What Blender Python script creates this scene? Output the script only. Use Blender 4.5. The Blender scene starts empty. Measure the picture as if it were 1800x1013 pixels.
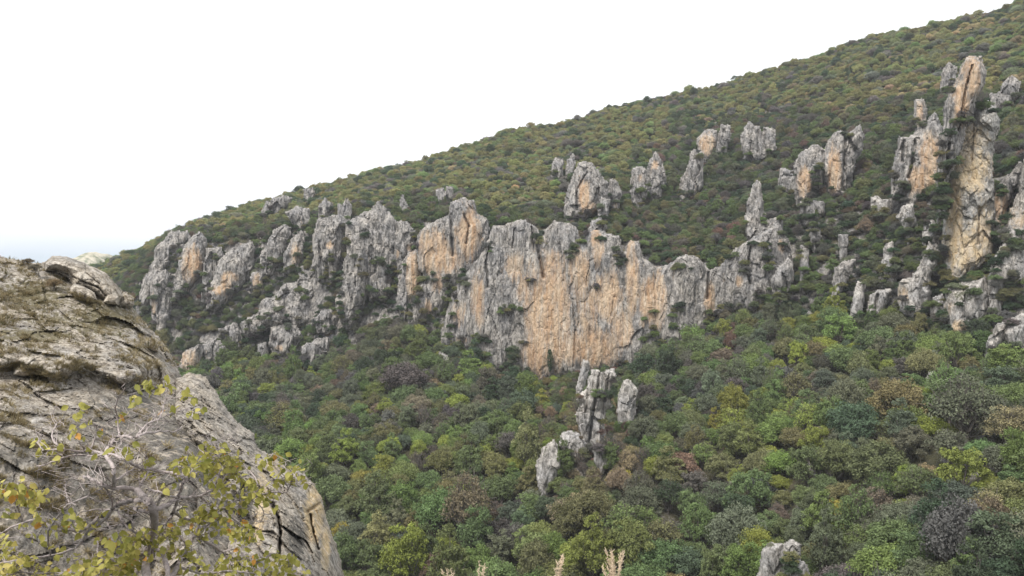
import bpy, math, random
import numpy as np
from mathutils import Vector
R = math.radians
random.seed(7); RNG = np.random.default_rng(7)
scn = bpy.context.scene
col = scn.collection

# ------------------------------------------------------------------ camera, world, sun
F = 1309.0; PITCH = R(-2.0)
cam = bpy.data.cameras.new('camera'); camo = bpy.data.objects.new('camera', cam); col.objects.link(camo)
cam.sensor_width = 36.0; cam.lens = 36.0 * F / 1800.0
cam.clip_start = 0.1; cam.clip_end = 60000
camo.location = (0, 0, 0); camo.rotation_euler = (R(90) + PITCH, 0, 0)
scn.camera = camo
scn.view_settings.view_transform = 'Standard'; scn.view_settings.look = 'None'
scn.view_settings.exposure = 0.62; scn.view_settings.gamma = 1.0
SUN_EL, SUN_AZ = R(58), R(215)      # azimuth clockwise from +Y: behind the camera, to the left
w = bpy.data.worlds.new('World'); scn.world = w; w.use_nodes = True
nt = w.node_tree; nt.nodes.clear()
def N(nt, t, **k):
    n = nt.nodes.new(t)
    for a, v in k.items():
        if a.startswith('i_'): n.inputs[a[2:].replace('_', ' ')].default_value = v
        else: setattr(n, a, v)
    return n
sky = N(nt, 'ShaderNodeTexSky', sky_type='NISHITA', sun_disc=False, sun_elevation=SUN_EL, sun_rotation=SUN_AZ)
sky.dust_density = 2.0
tc = N(nt, 'ShaderNodeTexCoord'); mp = N(nt, 'ShaderNodeMapping'); mp.inputs['Scale'].default_value = (1, 1, 4)
nz = N(nt, 'ShaderNodeTexNoise', i_Scale=1.6, i_Detail=6.0)
sep = N(nt, 'ShaderNodeSeparateXYZ')
rampz = N(nt, 'ShaderNodeMapRange'); rampz.inputs['From Min'].default_value = -0.02; rampz.inputs['From Max'].default_value = 0.06
addn = N(nt, 'ShaderNodeMath', operation='ADD'); subn = N(nt, 'ShaderNodeMapRange')
subn.inputs['From Min'].default_value = 0.75; subn.inputs['From Max'].default_value = 1.15
mixc = N(nt, 'ShaderNodeMix', data_type='RGBA')
mixc.inputs['B'].default_value = (9.0, 9.2, 9.6, 1)     # overcast cloud sheet
bg = N(nt, 'ShaderNodeBackground', i_Strength=0.1); wo = N(nt, 'ShaderNodeOutputWorld')
L = nt.links.new
L(tc.outputs['Generated'], mp.inputs[0]); L(mp.outputs[0], nz.inputs['Vector'])
L(tc.outputs['Generated'], sep.inputs[0]); L(sep.outputs['Z'], rampz.inputs['Value'])
L(rampz.outputs[0], addn.inputs[0]); L(nz.outputs[0], addn.inputs[1]); L(addn.outputs[0], subn.inputs['Value'])
mixs = N(nt, 'ShaderNodeMix', data_type='RGBA'); mixs.inputs['Factor'].default_value = 0.85; mixs.inputs['B'].default_value = (4.6, 6.0, 7.0, 1)
L(sky.outputs[0], mixs.inputs['A']); L(subn.outputs[0], mixc.inputs['Factor']); L(mixs.outputs['Result'], mixc.inputs['A']); L(mixc.outputs['Result'], bg.inputs[0]); L(bg.outputs[0], wo.inputs[0])
sl = bpy.data.lights.new('sun', 'SUN'); sl.energy = 2.5; sl.angle = R(11); sl.color = (1.0, 0.95, 0.88)
so = bpy.data.objects.new('sun', sl); col.objects.link(so)
sd_ = Vector((math.sin(SUN_AZ) * math.cos(SUN_EL), math.cos(SUN_AZ) * math.cos(SUN_EL), math.sin(SUN_EL)))
so.rotation_euler = sd_.to_track_quat('Z', 'Y').to_euler(); so.location = (0, -50, 120)

# ------------------------------------------------------------------ numeric helpers
_P = np.random.default_rng(3).permutation(512)
_G = np.random.default_rng(4).normal(size=(512, 3)); _G /= np.linalg.norm(_G, axis=1)[:, None]
def perlin(x, y, z, seed=0):
    x = np.asarray(x, float); y = np.asarray(y, float); z = np.asarray(z, float)
    x, y, z = np.broadcast_arrays(x, y, z)
    xi = np.floor(x).astype(np.int64); yi = np.floor(y).astype(np.int64); zi = np.floor(z).astype(np.int64)
    fx, fy, fz = x - xi, y - yi, z - zi
    u = fx**3 * (fx * (fx * 6 - 15) + 10); v = fy**3 * (fy * (fy * 6 - 15) + 10); s = fz**3 * (fz * (fz * 6 - 15) + 10)
    def g(a, b, c):
        h = _P[(_P[(_P[(xi + a + seed * 17) & 511] + yi + b) & 511] + zi + c) & 511]
        G = _G[h]; return G[..., 0] * (fx - a) + G[..., 1] * (fy - b) + G[..., 2] * (fz - c)
    def lp(a, b, t): return a + t * (b - a)
    return lp(lp(lp(g(0,0,0), g(1,0,0), u), lp(g(0,1,0), g(1,1,0), u), v),
              lp(lp(g(0,0,1), g(1,0,1), u), lp(g(0,1,1), g(1,1,1), u), v), s) * 1.5
def fbm(x, y, z, o=4, seed=0):
    t = 0; a = 1.0
    for i in range(o):
        t = t + a * perlin(x * 2**i, y * 2**i, z * 2**i, seed + i); a *= 0.5
    return t
def ridged(x, y, z, o=3, seed=0):
    t = 0; a = 1.0
    for i in range(o):
        t = t + a * (1 - np.abs(perlin(x * 2**i, y * 2**i, z * 2**i, seed + i)) * 2); a *= 0.5
    return t / 1.75
def worley(x, y, z, seed=0):
    """F2-F1 and a per-cell random value"""
    xi = np.floor(x).astype(np.int64); yi = np.floor(y).astype(np.int64); zi = np.floor(z).astype(np.int64)
    f1 = np.full(x.shape, 9.0); f2 = np.full(x.shape, 9.0); cid = np.zeros(x.shape); tl = np.zeros(x.shape)
    for a in (-1, 0, 1):
        for b in (-1, 0, 1):
            for c in (-1, 0, 1):
                h = _P[(_P[(_P[(xi + a + seed * 31) & 511] + yi + b) & 511] + zi + c) & 511]
                d = np.sqrt((xi + a + 0.5 + _G[h, 0] * 0.45 - x)**2 + (yi + b + 0.5 + _G[h, 1] * 0.45 - y)**2 + (zi + c + 0.5 + _G[h, 2] * 0.45 - z)**2)
                nf2 = np.minimum(f2, np.maximum(f1, d)); nr = d < f1
                cid = np.where(nr, h / 512.0, cid); g2 = (h * 7 + 13) & 511
                tl = np.where(nr, _G[g2, 0] * (x - xi - a - .5) + _G[g2, 1] * (y - yi - b - .5) + _G[g2, 2] * (z - zi - c - .5), tl); f1 = np.minimum(f1, d); f2 = nf2
    return f2 - f1, cid, tl
def ray(px, py):
    """direction through a point of the view, scaled to horizontal length 1"""
    a = (np.asarray(px, float) - 900) / F; b = -(np.asarray(py, float) - 506.5) / F
    X = a; Y = math.cos(PITCH) - b * math.sin(PITCH); Z = math.sin(PITCH) + b * math.cos(PITCH)
    h = np.sqrt(X * X + Y * Y)
    return X / h, Y / h, Z / h
def P3(px, py, r):
    x, y, z = ray(px, py); return np.stack([x * r, y * r, z * r], -1)
def proj(P):
    P = np.asarray(P, float); X, Y, Z = P[..., 0], P[..., 1], P[..., 2]
    d = Y * math.cos(PITCH) + Z * math.sin(PITCH); u = -Y * math.sin(PITCH) + Z * math.cos(PITCH)
    return 900 + F * X / d, 506.5 - F * u / d
def mesh_np(name, V, Fc, mats, attrs=None, smooth=True, parent=None, mat_idx=None):
    me = bpy.data.meshes.new(name)
    V = np.asarray(V, np.float32); Fc = np.asarray(Fc, np.int32); k = Fc.shape[1]
    me.vertices.add(len(V)); me.vertices.foreach_set('co', V.ravel())
    me.loops.add(Fc.size); me.loops.foreach_set('vertex_index', Fc.ravel())
    me.polygons.add(len(Fc)); me.polygons.foreach_set('loop_start', np.arange(0, Fc.size, k, dtype=np.int32))
    try: me.polygons.foreach_set('loop_total', np.full(len(Fc), k, np.int32))
    except Exception: pass
    if mat_idx is not None: me.polygons.foreach_set('material_index', np.asarray(mat_idx, np.int32))
    me.polygons.foreach_set('use_smooth', np.full(len(Fc), smooth, bool))
    for an, av in (attrs or {}).items():
        a = me.attributes.new(an, 'FLOAT', 'POINT'); a.data.foreach_set('value', np.asarray(av, np.float32))
    for m in (mats if isinstance(mats, (list, tuple)) else [mats]): me.materials.append(m)
    me.update(); me.validate()
    o = bpy.data.objects.new(name, me)
    return o
def link(o, parent=None):
    col.objects.link(o)
    if parent is not None: o.parent = parent
    return o
def tag(o, label=None, cat=None, group=None, kind=None):
    if label: o['label'] = label
    if cat: o['category'] = cat
    if group: o['group'] = group
    if kind: o['kind'] = kind
    return o
def recenter(o, p):
    V = np.empty(len(o.data.vertices) * 3, np.float32); o.data.vertices.foreach_get('co', V)
    V = V.reshape(-1, 3) - np.asarray(p, np.float32); o.data.vertices.foreach_set('co', V.ravel()); o.data.update()
    o.location = tuple(float(v) for v in p)

# ------------------------------------------------------------------ materials
def mat(name):
    m = bpy.data.materials.new(name); m.use_nodes = True; nt = m.node_tree
    b = nt.nodes['Principled BSDF']; b.inputs['Roughness'].default_value = 0.95
    b.inputs['Specular IOR Level'].default_value = 0.15
    return m, nt, b
def ramp(nt, stops):
    n = nt.nodes.new('ShaderNodeValToRGB'); e = n.color_ramp.elements
    while len(e) < len(stops): e.new(0.5)
    for i, (p, c) in enumerate(stops):
        e[i].position = p; e[i].color = (c, c, c, 1) if not isinstance(c, tuple) else (*c, 1)
    return n
def noise(nt, vec, scale, detail=5, rough=0.55, mapping=None):
    if mapping:
        mpn = nt.nodes.new('ShaderNodeMapping'); mpn.inputs['Scale'].default_value = mapping; nt.links.new(vec, mpn.inputs[0]); vec = mpn.outputs[0]
    n = nt.nodes.new('ShaderNodeTexNoise'); n.inputs['Scale'].default_value = scale; n.inputs['Detail'].default_value = detail; n.inputs['Roughness'].default_value = rough
    nt.links.new(vec, n.inputs['Vector']); return n.outputs[0]
def mix(nt, fac, a, b, mode='MIX'):
    n = nt.nodes.new('ShaderNodeMix'); n.data_type = 'RGBA'; n.blend_type = mode
    for s, v in (('Factor', fac), ('A', a), ('B', b)):
        if hasattr(v, 'is_linked') or hasattr(v, 'links'): nt.links.new(v, n.inputs[s])
        elif s == 'Factor': n.inputs[s].default_value = v
        else: n.inputs[s].default_value = (*v, 1)
    return n.outputs['Result']
def math_(nt, op, a, b=None):
    n = nt.nodes.new('ShaderNodeMath'); n.operation = op
    for i, v in enumerate((a, b)):
        if v is None: continue
        if hasattr(v, 'links'): nt.links.new(v, n.inputs[i])
        else: n.inputs[i].default_value = v
    return n.outputs[0]
def rampf(nt, v, stops):
    n = ramp(nt, stops); nt.links.new(v, n.inputs[0]); return n.outputs[0]

def rock_material(name, dark, mid, light, warm1, warm2, sc=1.0, stretch=0.22, fs=1.1, moss=(0.07, 0.075, 0.04)):
    m, nt, b = mat(name); tc = nt.nodes.new('ShaderNodeTexCoord'); v = tc.outputs['Object']
    at = nt.nodes.new('ShaderNodeAttribute'); at.attribute_name = 'warm'; wv = at.outputs['Fac']
    am = nt.nodes.new('ShaderNodeAttribute'); am.attribute_name = 'moss'; mv = am.outputs['Fac']
    st = noise(nt, v, 0.55 * sc, 8, 0.65, (1, 1, stretch))
    fine = noise(nt, v, fs * sc, 8, 0.75, (1, 1, 0.5))
    bigp = noise(nt, v, 0.11 * sc, 4, 0.6)
    t = math_(nt, 'ADD', math_(nt, 'MULTIPLY', st, 0.5), math_(nt, 'MULTIPLY', fine, 0.5))
    g = rampf(nt, t, [(0.38, tuple(c * .7 for c in dark)), (0.44, dark), (0.51, mid), (0.6, light)])
    tone = rampf(nt, bigp, [(0.35, (0.84, 0.85, 0.88)), (0.65, (1.12, 1.08, 1.02))])
    g = mix(nt, 1.0, g, tone, 'MULTIPLY')
    vs = 1.0 if stretch > .8 else 0.3
    wc = rampf(nt, noise(nt, v, 0.4 * sc, 7, 0.65, (1, 1, vs * .35)), [(0.36, warm1), (0.62, warm2)])
    wc = mix(nt, rampf(nt, noise(nt, v, 1.0 * sc, 7, 0.7, (1, 1, vs * .5)), [(0.36, 0.7), (0.5, 0.0)]), wc, tuple(c * 0.5 for c in warm1))
    gs = rampf(nt, noise(nt, v, 0.55 * sc, 6, 0.6, (1, 1, 0.05 if vs < 1 else .4)), [(0.5, 0.0), (0.62, 0.75)])
    wc = mix(nt, gs, wc, mix(nt, 0.35, g, wc))
    cs_ = rampf(nt, noise(nt, v, 0.4 * sc, 5, 0.6, (1.3, 1.3, 0.06 if vs < 1 else .4)), [(0.55, 0.0), (0.66, 0.6)])
    wc = mix(nt, cs_, wc, (0.66, 0.56, 0.44))
    wn = noise(nt, v, 0.35 * sc, 8, 0.75, (1, 1, vs * .4))
    wf = rampf(nt, math_(nt, 'ADD', wv, math_(nt, 'MULTIPLY', math_(nt, 'SUBTRACT', wn, 0.5), 2.3)), [(0.28, 0.0), (0.5, 0.5), (0.85, 0.95)])
    c = mix(nt, wf, g, wc)
    # black algae streaks
    sk = rampf(nt, noise(nt, v, 0.9 * sc, 6, 0.6, (1, 1, 0.07 if vs < 1 else .5)), [(0.6, 0.0), (0.72, 0.7)])
    c = mix(nt, sk, c, tuple(x * 0.5 for x in dark))
    # bleached spots
    sp = rampf(nt, noise(nt, v, 5.0 * sc, 4, 0.7), [(0.64, 0.0), (0.72, 0.6)])
    c = mix(nt, sp, c, tuple(min(1, x * 1.35) for x in light))
    mo = rampf(nt, math_(nt, 'ADD', mv, math_(nt, 'MULTIPLY', math_(nt, 'SUBTRACT', noise(nt, v, 0.9 * sc, 6, 0.7), 0.5), 1.6)), [(0.5, 0.0), (0.62, 0.85)])
    c = mix(nt, mo, c, moss)
    nt.links.new(c, b.inputs['Base Color'])
    vo = nt.nodes.new('ShaderNodeTexVoronoi'); vo.feature = 'DISTANCE_TO_EDGE'; vo.inputs['Scale'].default_value = 0.5 * sc
    mpn = nt.nodes.new('ShaderNodeMapping'); mpn.inputs['Scale'].default_value = (1, 1, 0.4)
    nt.links.new(mix(nt, 0.35, v, noise_col(nt, v, 0.7 * sc)), mpn.inputs[0]); nt.links.new(mpn.outputs[0], vo.inputs['Vector'])
    cr = rampf(nt, vo.outputs['Distance'], [(0.0, 0.0), (0.08, 1.0)])
    hgt = math_(nt, 'ADD', math_(nt, 'MULTIPLY', cr, 0.25), math_(nt, 'ADD', math_(nt, 'MULTIPLY', noise(nt, v, 1.4 * sc, 9, 0.65, (1, 1, 0.45)), 1.0), math_(nt, 'MULTIPLY', fine, 0.5)))
    bp = nt.nodes.new('ShaderNodeBump'); bp.inputs['Strength'].default_value = 0.7; bp.inputs['Distance'].default_value = 1.1 / sc
    nt.links.new(hgt, bp.inputs['Height']); nt.links.new(bp.outputs[0], b.inputs['Normal'])
    return m
def noise_col(nt, v, s):
    n = nt.nodes.new('ShaderNodeTexNoise'); n.inputs['Scale'].default_value = s; n.inputs['Detail'].default_value = 3; nt.links.new(v, n.inputs['Vector']); return n.outputs['Color']

M_CLIFF = rock_material('limestone', (0.12, 0.117, 0.112), (0.265, 0.253, 0.24), (0.46, 0.44, 0.415), (0.43, 0.27, 0.155), (0.58, 0.445, 0.31))
M_PALE = rock_material('pale_limestone', (0.18, 0.172, 0.16), (0.37, 0.353, 0.33), (0.56, 0.54, 0.51), (0.46, 0.32, 0.19), (0.66, 0.53, 0.36))
M_PILLAR = rock_material('pillar_limestone', (0.19, 0.185, 0.17), (0.36, 0.35, 0.33), (0.54, 0.53, 0.50), (0.50, 0.36, 0.20), (0.66, 0.54, 0.36), stretch=0.9)
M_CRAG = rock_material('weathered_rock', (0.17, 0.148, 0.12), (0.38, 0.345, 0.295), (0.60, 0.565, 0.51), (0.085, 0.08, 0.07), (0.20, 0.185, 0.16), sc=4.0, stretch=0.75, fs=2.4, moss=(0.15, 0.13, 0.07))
M_RIB = rock_material('ribbed_rock', (0.19, 0.17, 0.145), (0.38, 0.345, 0.295), (0.55, 0.51, 0.45), (0.5, 0.36, 0.19), (0.66, 0.53, 0.33), sc=4.0, stretch=0.4, fs=2.2, moss=(0.10, 0.095, 0.085))

def leaf_material(name, attr_type='INSTANCER', fixed=None):
    m, nt, b = mat(name)
    if fixed is None:
        a = nt.nodes.new('ShaderNodeAttribute'); a.attribute_type = attr_type; a.attribute_name = 'tint'; c = a.outputs['Color']
    else: c = None
    v = nt.nodes.new('ShaderNodeAttribute'); v.attribute_name = 'vary'
    k = rampf(nt, v.outputs['Fac'], [(0.0, 0.5), (1.0, 1.6)])
    c2 = mix(nt, 1.0, c if c is not None else fixed, k, 'MULTIPLY')
    nt.links.new(c2, b.inputs['Base Color'])
    tr = nt.nodes.new('ShaderNodeBsdfTranslucent'); nt.links.new(c2, tr.inputs['Color'])
    ms = nt.nodes.new('ShaderNodeMixShader'); ms.inputs[0].default_value = 0.12
    nt.links.new(b.outputs[0], ms.inputs[1]); nt.links.new(tr.outputs[0], ms.inputs[2]); nt.links.new(ms.outputs[0], nt.nodes['Material Output'].inputs[0])
    return m
M_LEAF = leaf_material('tree_foliage')
m, nt, b = mat('bark'); b.inputs['Base Color'].default_value = (0.13, 0.115, 0.1, 1); M_BARK = m
nt.links.new(rampf(nt, noise(nt, nt.nodes.new('ShaderNodeTexCoord').outputs['Object'], 6, 5), [(0.35, (0.08, 0.07, 0.06)), (0.65, (0.2, 0.18, 0.16))]), b.inputs['Base Color'])
M_GROUND = rock_material('limestone_slope', (0.09, 0.088, 0.085), (0.2, 0.19, 0.18), (0.38, 0.365, 0.34), (0.44, 0.27, 0.15), (0.60, 0.46, 0.31))
nt = M_GROUND.node_tree; b = nt.nodes['Principled BSDF']; rc = b.inputs['Base Color'].links[0].from_socket
gv = nt.nodes.new('ShaderNodeTexCoord').outputs['Object']; ge = nt.nodes.new('ShaderNodeNewGeometry'); sx = nt.nodes.new('ShaderNodeSeparateXYZ')
nt.links.new(ge.outputs['True Normal'], sx.inputs[0])
steep = rampf(nt, math_(nt, 'ADD', sx.outputs['Z'], math_(nt, 'MULTIPLY', math_(nt, 'SUBTRACT', noise(nt, gv, 0.12, 7, 0.7), 0.5), 1.1)), [(0.70, 1.0), (0.80, 0.0)])
soil = rampf(nt, noise(nt, gv, 0.25, 8, 0.7), [(0.3, (0.04, 0.04, 0.025)), (0.5, (0.07, 0.068, 0.04)), (0.7, (0.12, 0.105, 0.07))])
nt.links.new(mix(nt, steep, soil, rc), b.inputs['Base Color'])

# ------------------------------------------------------------------ terrain (one sheet, polar layout round the viewpoint)
#        x     y1013 y800  base_y r    top_y r    sky_y r
COLS = [(-900, 240, 310, 640, 470, 560, 520, 560, 640),
        (-300, 240, 320, 640, 480, 560, 540, 545, 650),
        (0,    235, 320, 640, 480, 560, 540, 530, 650),
        (130,  230, 318, 640, 480, 555, 540, 492, 650),
        (200,  230, 315, 635, 480, 545, 530, 462, 650),
        (300,  225, 305, 625, 460, 430, 500, 416, 640),
        (450,  220, 290, 640, 425, 425, 470, 366, 640),
        (600,  212, 275, 625, 395, 390, 440, 324, 660),
        (700,  208, 268, 600, 380, 395, 425, 300, 670),
        (800,  204, 262, 620, 365, 390, 410, 270, 680),
        (930,  198, 252, 655, 350, 405, 385, 230, 690),
        (1000, 188, 240, 655, 345, 410, 380, 217, 695),
        (1050, 183, 236, 655, 340, 415, 375, 200, 700),
        (1120, 184, 238, 650, 337, 440, 370, 184, 700),
        (1200, 184, 238, 620, 335, 470, 365, 168, 700),
        (1350, 176, 228, 575, 325, 440, 365, 130, 700),
        (1500, 165, 215, 570, 310, 360, 370, 76, 700),
        (1650, 156, 205, 600, 285, 330, 350, 49, 700),
        (1800, 148, 196, 630, 262, 300, 330, 8, 700),
        (2300, 140, 185, 650, 240, 280, 310, -170, 700),
        (3200, 140, 185, 650, 235, 280, 300, -260, 690)]
SKY = [(130, 492), (180, 472), (240, 449), (300, 417), (350, 398), (400, 379), (450, 365), (500, 349), (550, 336), (600, 323), (650, 310), (700, 300), (750, 286),
       (800, 268), (850, 253), (900, 233), (940, 226), (980, 225), (1020, 213), (1060, 196), (1100, 188), (1160, 176), (1200, 166), (1260, 156), (1310, 138),
       (1370, 123), (1430, 105), (1490, 81), (1530, 68), (1580, 60), (1640, 48), (1700, 36), (1750, 23), (1780, 12), (1830, -6)]
CA = np.array(COLS, float)
def knots(x):
    x = np.atleast_1d(np.asarray(x, float))
    c = [np.interp(x, CA[:, 0], CA[:, i]) for i in range(1, 9)]
    r1013, r800, by, br, ty, tr, sy, sr = c
    s2 = np.interp(x, [p[0] for p in SKY], [p[1] for p in SKY]); inside = (x >= 130) & (x <= 1830)
    sy = np.where(inside, s2, sy)
    ys = np.stack([np.full(x.shape, 1330.0), np.full(x.shape, 1013.0), np.full(x.shape, 800.0), by, ty, ty + (sy - ty) * 0.5, ty + (sy - ty) * 0.82, sy], 1)
    rs = np.stack([r1013 * 0.72, r1013, r800, br, tr, tr + (sr - tr) * 0.36, tr + (sr - tr) * 0.7, sr], 1)
    return ys, rs
def Rterr(px, py):
    px = np.atleast_1d(np.asarray(px, float)); py = np.broadcast_to(np.asarray(py, float), px.shape)
    ys, rs = knots(px); out = np.empty(px.shape)
    for i in range(len(px)): out[i] = np.interp(-py[i], -ys[i], rs[i])
    return out
def columns(px, S):
    """terrain column: r and z samples along the azimuth of px"""
    ys, rs = knots(px)
    ys, rs = ys[0], rs[0]
    yy = np.interp(np.linspace(0, 7, S), np.arange(8), ys); rr = np.interp(np.linspace(0, 7, S), np.arange(8), rs)
    k = np.array([1, 2, 1.0]) / 4
    return rr, ray(px, yy)[2] * rr
AZ = np.radians(np.concatenate([np.linspace(-78, -39, 60)[:-1], np.linspace(-39, 39, 760), np.linspace(39, 78, 60)[1:]])); S = 260
Vr = []
near = [(0.0, -1.75), (2.6, -1.75), (3.4, -2.1), (5, -4.5), (8, -9), (14, -20), (25, -38), (45, -58), (75, -78)]
for a in AZ:
    px = 900 + F * math.tan(a)
    rr, zz = columns(px, S)
    zs, rs_ = zz[-1], rr[-1]
    f_r = np.array([rs_ + 25, rs_ + 60, rs_ + 140, rs_ + 300, rs_ + 600, 2400, 4000, 5500, 7000]); fz = np.array([zs + 0.5, zs - 2, zs - 20, zs * 0.5 - 40, -90, -95, -95, -95, -95])
    nr = np.array([n[0] for n in near]); nz_ = np.array([n[1] for n in near])
    nr2 = np.interp(np.linspace(0, 8, 33), np.arange(9), nr); nz2 = np.interp(np.linspace(0, 8, 33), np.arange(9), nz_)
    fr2 = np.interp(np.linspace(0, 8, 25), np.arange(9), f_r); fz2 = np.interp(np.linspace(0, 8, 25), np.arange(9), fz)
    r_ = np.concatenate([nr2, rr, fr2]); z_ = np.concatenate([nz2, zz, fz2])
    Vr.append(np.stack([np.sin(a) * r_, np.cos(a) * r_, z_], 1))
TV = np.array(Vr)   # (A, S', 3)
amp = np.clip((np.hypot(TV[..., 0], TV[..., 1]) - 60) / 100, 0, 1) * 2.2
TV[..., 2] += amp * fbm(TV[..., 0] / 28, TV[..., 1] / 28, 0 * TV[..., 0], 4, 9) * 0.6
TV[..., 2] += amp * 0.5 * fbm(TV[..., 0] / 7, TV[..., 1] / 7, TV[..., 2] / 9, 3, 19)
A_, S_ = TV.shape[:2]; idx = np.arange(A_ * S_).reshape(A_, S_)
Q = np.stack([idx[:-1, :-1], idx[1:, :-1], idx[1:, 1:], idx[:-1, 1:]], -1).reshape(-1, 4)
o = link(mesh_np('terrain', TV.reshape(-1, 3), Q, M_GROUND)); tag(o, kind='structure')
# ground behind the viewpoint, the ledge the viewer stands on
aa = np.radians(np.linspace(78, 282, 41)); rr = np.array([0.0, 2, 5, 12, 30, 80, 200, 800, 4000])
zz = np.array([-1.75, -1.75, -1.7, -1.4, -1, -3, -20, -80, -95])
G = np.array([[(math.sin(a) * r_, math.cos(a) * r_, z_ - 0.004) for r_, z_ in zip(rr, zz)] for a in aa]); idx = np.arange(G.shape[0] * G.shape[1]).reshape(G.shape[:2])
Q = np.stack([idx[:-1, :-1], idx[1:, :-1], idx[1:, 1:], idx[:-1, 1:]], -1).reshape(-1, 4)
o = link(mesh_np('plateau', G.reshape(-1, 3), Q, M_GROUND)); tag(o, kind='structure')

# ------------------------------------------------------------------ rocks: closed bodies grown from outlines, each at its own distance and with its own thickness
ZB = np.full((560, 960), 1e9)      # 2-px depth record used to seat shrubs on the rock faces; covers x -60..1860, y -60..1060
def zb_put(px, py, r):
    i = ((py + 60) / 2).astype(int); j = ((px + 60) / 2).astype(int)
    ok = (i >= 0) & (i < 560) & (j >= 0) & (j < 960); np.minimum.at(ZB, (i[ok], j[ok]), r[ok])
def zb_get(px, py):
    i = int((py + 60) / 2); j = int((px + 60) / 2)
    if 0 <= i < 560 and 0 <= j < 960 and ZB[i, j] < 1e8: return ZB[i, j]
    return None
def poly_sd(poly, X, Y):
    P = np.array(poly, float); Qp = np.roll(P, -1, 0); d = np.full(X.shape, 1e9); ins = np.zeros(X.shape, bool)
    for (x0, y0), (x1, y1) in zip(P, Qp):
        ex, ey = x1 - x0, y1 - y0; t = np.clip(((X - x0) * ex + (Y - y0) * ey) / (ex * ex + ey * ey + 1e-9), 0, 1)
        d = np.minimum(d, np.hypot(X - x0 - t * ex, Y - y0 - t * ey))
        if y0 != y1: ins ^= ((y0 > Y) != (y1 > Y)) & (X < (x1 - x0) * (Y - y0) / (y1 - y0) + x0)
    return np.where(ins, d, -d)
ROCK_POLYS = []
def rock(name, label, cat, poly, m, warm=(), moss=(), group=None, step=2.0, th=None, lean=0.22, edge=3.5, rib=1.0, r0=None, rfun=None, ext=14,
         ys=None, detail=1.0, wmax=10.0, base_warm=0.0, base_moss=0.0, dil=3.6, iso=0, back=None, blocks=1.0, cracks=()):
    seed = abs(hash(label)) % 97 if False else (sum(map(ord, label)) % 97)
    poly = [tuple(p) for p in poly]; P = np.array(poly, float)
    if ext and rfun is None:      # let the foot run into the trees and soil
        yb = P[:, 1].max(); yt = P[:, 1].min(); k = np.clip((P[:, 1] - (yt + 0.62 * (yb - yt))) / (0.38 * (yb - yt) + 1e-6), 0, 1)
        P[:, 1] += k * ext
    x0, x1 = P[:, 0].min() - 4, P[:, 0].max() + 4; y0, y1 = P[:, 1].min() - 4, P[:, 1].max() + 4
    xs = np.arange(x0, x1 + step, step); ysv = np.arange(y0, y1 + step, step) if ys is None else ys
    X, Y = np.meshgrid(xs, ysv)
    sd = poly_sd(P, X, Y)
    edge = min(edge * .8, 0.05 * math.sqrt((x1 - x0) * (y1 - y0)))
    sd = sd + edge * (perlin(X / 11, Y / 17, seed * 1.7) + 0.6 * perlin(X / 5, Y / 8, seed * 2.1 + 9)) + dil
    if r0 is None and rfun is None:
        bot = np.array([Y[:, j][sd[:, j] > 0].max() if (sd[:, j] > 0).any() else np.nan for j in range(len(xs))])
        okc = ~np.isnan(bot); bot = np.interp(xs, xs[okc], bot[okc]) if okc.any() else np.full(len(xs), y1)
        rb = Rterr(xs, bot); cw = (sd > 0).sum(0).astype(float)**2 + 1e-6
        low = bot > bot[okc].max() - 0.25 * (bot[okc].max() - Y[sd > 0].min()) if okc.any() else okc
        if x1 - x0 < 170: rb = np.full(len(xs), (rb * cw * low * okc).sum() / (cw * low * okc).sum()); bot = np.full(len(xs), bot[okc].max())
        else:
            n = int(45 / step); ker = np.hanning(2 * n + 3)[1:-1]
            num = np.convolve(np.pad(rb * cw, n, mode='edge'), ker, 'valid'); den = np.convolve(np.pad(cw, n, mode='edge'), ker, 'valid'); rb = num / den
            bot = np.convolve(np.pad(bot * cw, n, mode='edge'), ker, 'valid') / den
        Rb = np.broadcast_to(rb, X.shape); Hh = (bot[None, :] - Y) / F * Rb
        base = Rb + lean * Hh
    elif rfun is not None: base = rfun(X, Y)
    else: base = r0 + lean * (P[:, 1].max() - Y) / F * r0
    scale = base / F; sdm = np.maximum(sd, 0) * scale
    wd = min(wmax, float(sdm.max()) * 1.0 + 1e-3); T = th if th is not None else min(9.0, wd * 0.9)
    bul = T * np.sqrt(np.clip(1 - (1 - np.clip(sdm / wd, 0, 1))**2, 0, 1))
    W = P3(X, Y, base); wx, wy, wz = W[..., 0], W[..., 1], W[..., 2]
    q = 1.0 / detail
    ri = ridged(wx / (6.5 * q), wy / (6.5 * q), wz / (42 * q), 4, seed) - 0.55          # vertical ribs and flutes
    wob = 0.35 * perlin(wx / (5 * q), wy / (5 * q), wz / (9 * q), 5)
    cl, cid, tl = worley(wx / (6.0 * q) + wob, wy / (6.0 * q), wz / ((8.5 if iso else 17) * q), seed)
    cl2, cid2, tl2 = worley(wx / (2.4 * q) - wob, wy / (2.4 * q), wz / ((3.2 if iso else 5.5) * q), seed + 5)
    disp = -rib * 2.3 * ri * q - blocks * (1.3 * (cid - 0.5) + 0.4 * np.clip(cl / 0.12, 0, 1) + 2.4 * tl) * q
    disp = disp - blocks * (0.4 * (cid2 - 0.5) + 0.25 * np.clip(cl2 / 0.15, 0, 1) + 0.95 * tl2) * q
    wq = np.zeros(X.shape)
    for (bx_, by_, rx, ry, a) in warm: wq = np.maximum(wq, a * np.exp(-(((X - bx_) / rx)**2 + ((Y - by_) / ry)**2)))
    disp = disp * (1 - 0.62 * np.clip(wq * 1.2, 0, 1))            # the bare orange breaks are flatter than the old grey rock
    disp = disp - 0.35 * q * fbm(wx / (1.6 * q), wy / (1.6 * q), wz / (3.5 * q), 3, seed + 3)
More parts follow.
